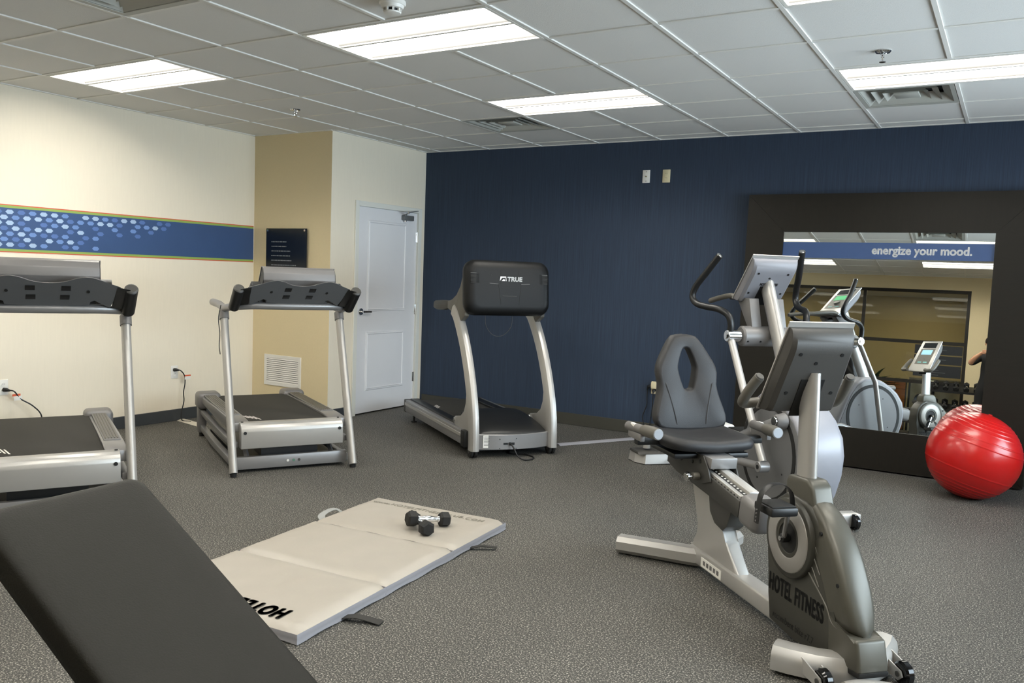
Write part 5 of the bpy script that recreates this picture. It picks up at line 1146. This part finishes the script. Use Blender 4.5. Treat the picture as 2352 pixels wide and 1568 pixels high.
names = list(sk); me = bpy.data.meshes.new('body_skeleton'); me.from_pydata([sk[n][0] for n in names], [(names.index(a), names.index(b_)) for a, b_ in edges], [])
ob = bpy.data.objects.new('tmp_body', me); COL.objects.link(ob)
md = ob.modifiers.new('skin', 'SKIN'); md.use_smooth_shade = True
for i, n in enumerate(names): me.skin_vertices[0].data[i].radius = sk[n][1:3]; me.skin_vertices[0].data[i].use_root = (n == 'pelvis')
ob.modifiers.new('sub', 'SUBSURF').levels = 2
bmesh_me = bpy.data.meshes.new_from_object(ob.evaluated_get(bpy.context.evaluated_depsgraph_get()))
bpy.data.objects.remove(ob, do_unlink=True)
skin = mat('skin', (214, 160, 128), 0.55, var=0.05); cloth = mat('black_cloth', (20, 20, 21), 0.85, var=0.15); hair_m = mat('dark_hair', (38, 28, 22), 0.5, var=0.2, scale=30)
bm2 = bmesh.new(); bm2.from_mesh(bmesh_me)
el = {s: Vector((s*0.255, 0.135, 1.205)) for s in (-1, 1)}
# fingers: five per hand, curled around the camera body
for s in (-1, 1):
    palm = Vector((s*0.085, 0.268, 1.412))
    for k in range(4):
        base_ = palm+Vector((-s*0.004, 0.010, 0.026-k*0.017)); L_ = (0.062, 0.070, 0.066, 0.052)[k]
        p0, p1, p2, p3 = base_, base_+Vector((-s*0.010, L_*0.42, 0.002)), base_+Vector((-s*(0.010+L_*0.34), L_*0.62, 0.0)), base_+Vector((-s*(0.010+L_*0.68), L_*0.55, -0.002))
        bb = B(); bb.tube(cr([p0, p1, p2, p3], 3), [0.0085]*4+[0.008]*3+[0.007, 0.0065, 0.005], 8); tmp = bb.mesh('f', skin); bm2.from_mesh(tmp); bpy.data.meshes.remove(tmp)
    b0 = palm+Vector((-s*0.012, -0.014, -0.02)); bb = B(); bb.tube(cr([b0, b0+Vector((-s*0.026, -0.004, 0.012)), b0+Vector((-s*0.048, 0.002, 0.018))], 4), [0.0105]*5+[0.009]*3+[0.006], 8); tmp = bb.mesh('f', skin); bm2.from_mesh(tmp); bpy.data.meshes.remove(tmp)
# nose and ears pulled out of the head
bb = B(); bb.tube([(0, 0.125, 1.575), (0, 0.142, 1.548), (0, 0.146, 1.535), (0, 0.128, 1.528)], [0.008, 0.012, 0.013, 0.010], 8)
for s in (-1, 1): bb.ball((s*0.080, 0.035, 1.555), 0.024, 10, 8, (0.35, 0.7, 1.1))
tmp = bb.mesh('f', skin); bm2.from_mesh(tmp); bpy.data.meshes.remove(tmp)
for f in bm2.faces:
    c = f.calc_center_median(); f.smooth = True
    arm = abs(c.x) > 0.06 and c.y > 0.146 and c.z > 1.20
    f.material_index = 1 if (arm or c.z > 1.435 or (c.y > 0.22 and c.z > 1.3)) else 0
bmesh_me.materials.clear(); bmesh_me.materials.append(cloth); bmesh_me.materials.append(skin); bm2.to_mesh(bmesh_me); bm2.free()
body = bpy.data.objects.new('body', bmesh_me); COL.objects.link(body); body.parent = person
hb_ = B(); R = []
for i in range(9):
    a = math.pi*i/8*0.62; r = math.sin(a); R.append([(0.092*r*math.cos(2*math.pi*k/20), 0.028+0.108*r*math.sin(2*math.pi*k/20)-(0.02 if i > 4 else 0)*max(0, math.sin(2*math.pi*k/20)), 1.592+0.085*math.cos(a)) for k in range(20)])
R[0] = [(x*0.1, 0.028+(y-0.028)*0.1, z) for x, y, z in R[1]]; R[0] = [(x, y, 1.677) for x, y, z in R[0]]
hb_.rings(R, True, False); hb_.done('hair', hair_m, person, ang=70)
for s in (-1, 1):
    B().ball((s*0.032, 0.122, 1.572), 0.011, 10, 8).done('eye', white_p, person)
B().tube(cr([(-0.024, 0.118, 1.497), (0, 0.128, 1.494), (0.024, 0.118, 1.497)], 4), 0.005, 6).done('lips', mat('lips', (170, 96, 84), 0.5), person)
# the camera in the hands
pc = thing('photo_camera', 'black photo camera held up by the person, seen in the mirror edge', 'camera', (4.0541-CF.x*0.34, -3.9841-CF.y*0.34, 0), math.atan2(CF.y, CF.x)-math.pi/2)
B().box((-0.070, 0.205, 1.385), (0.070, 0.262, 1.468), 0.010).done('camera_body', black_p, pc)
B().prism([(-0.03, 1.466), (0.03, 1.466), (0.02, 1.492), (-0.02, 1.492)], 'y', 0.208, 0.256, 0.004).done('viewfinder_hump', black_p, pc)
B().cyl((0, 0.262, 1.424), (0, 0.300, 1.424), 0.034, 0.032, 22, 0.003).done('lens_barrel', black_g, pc)
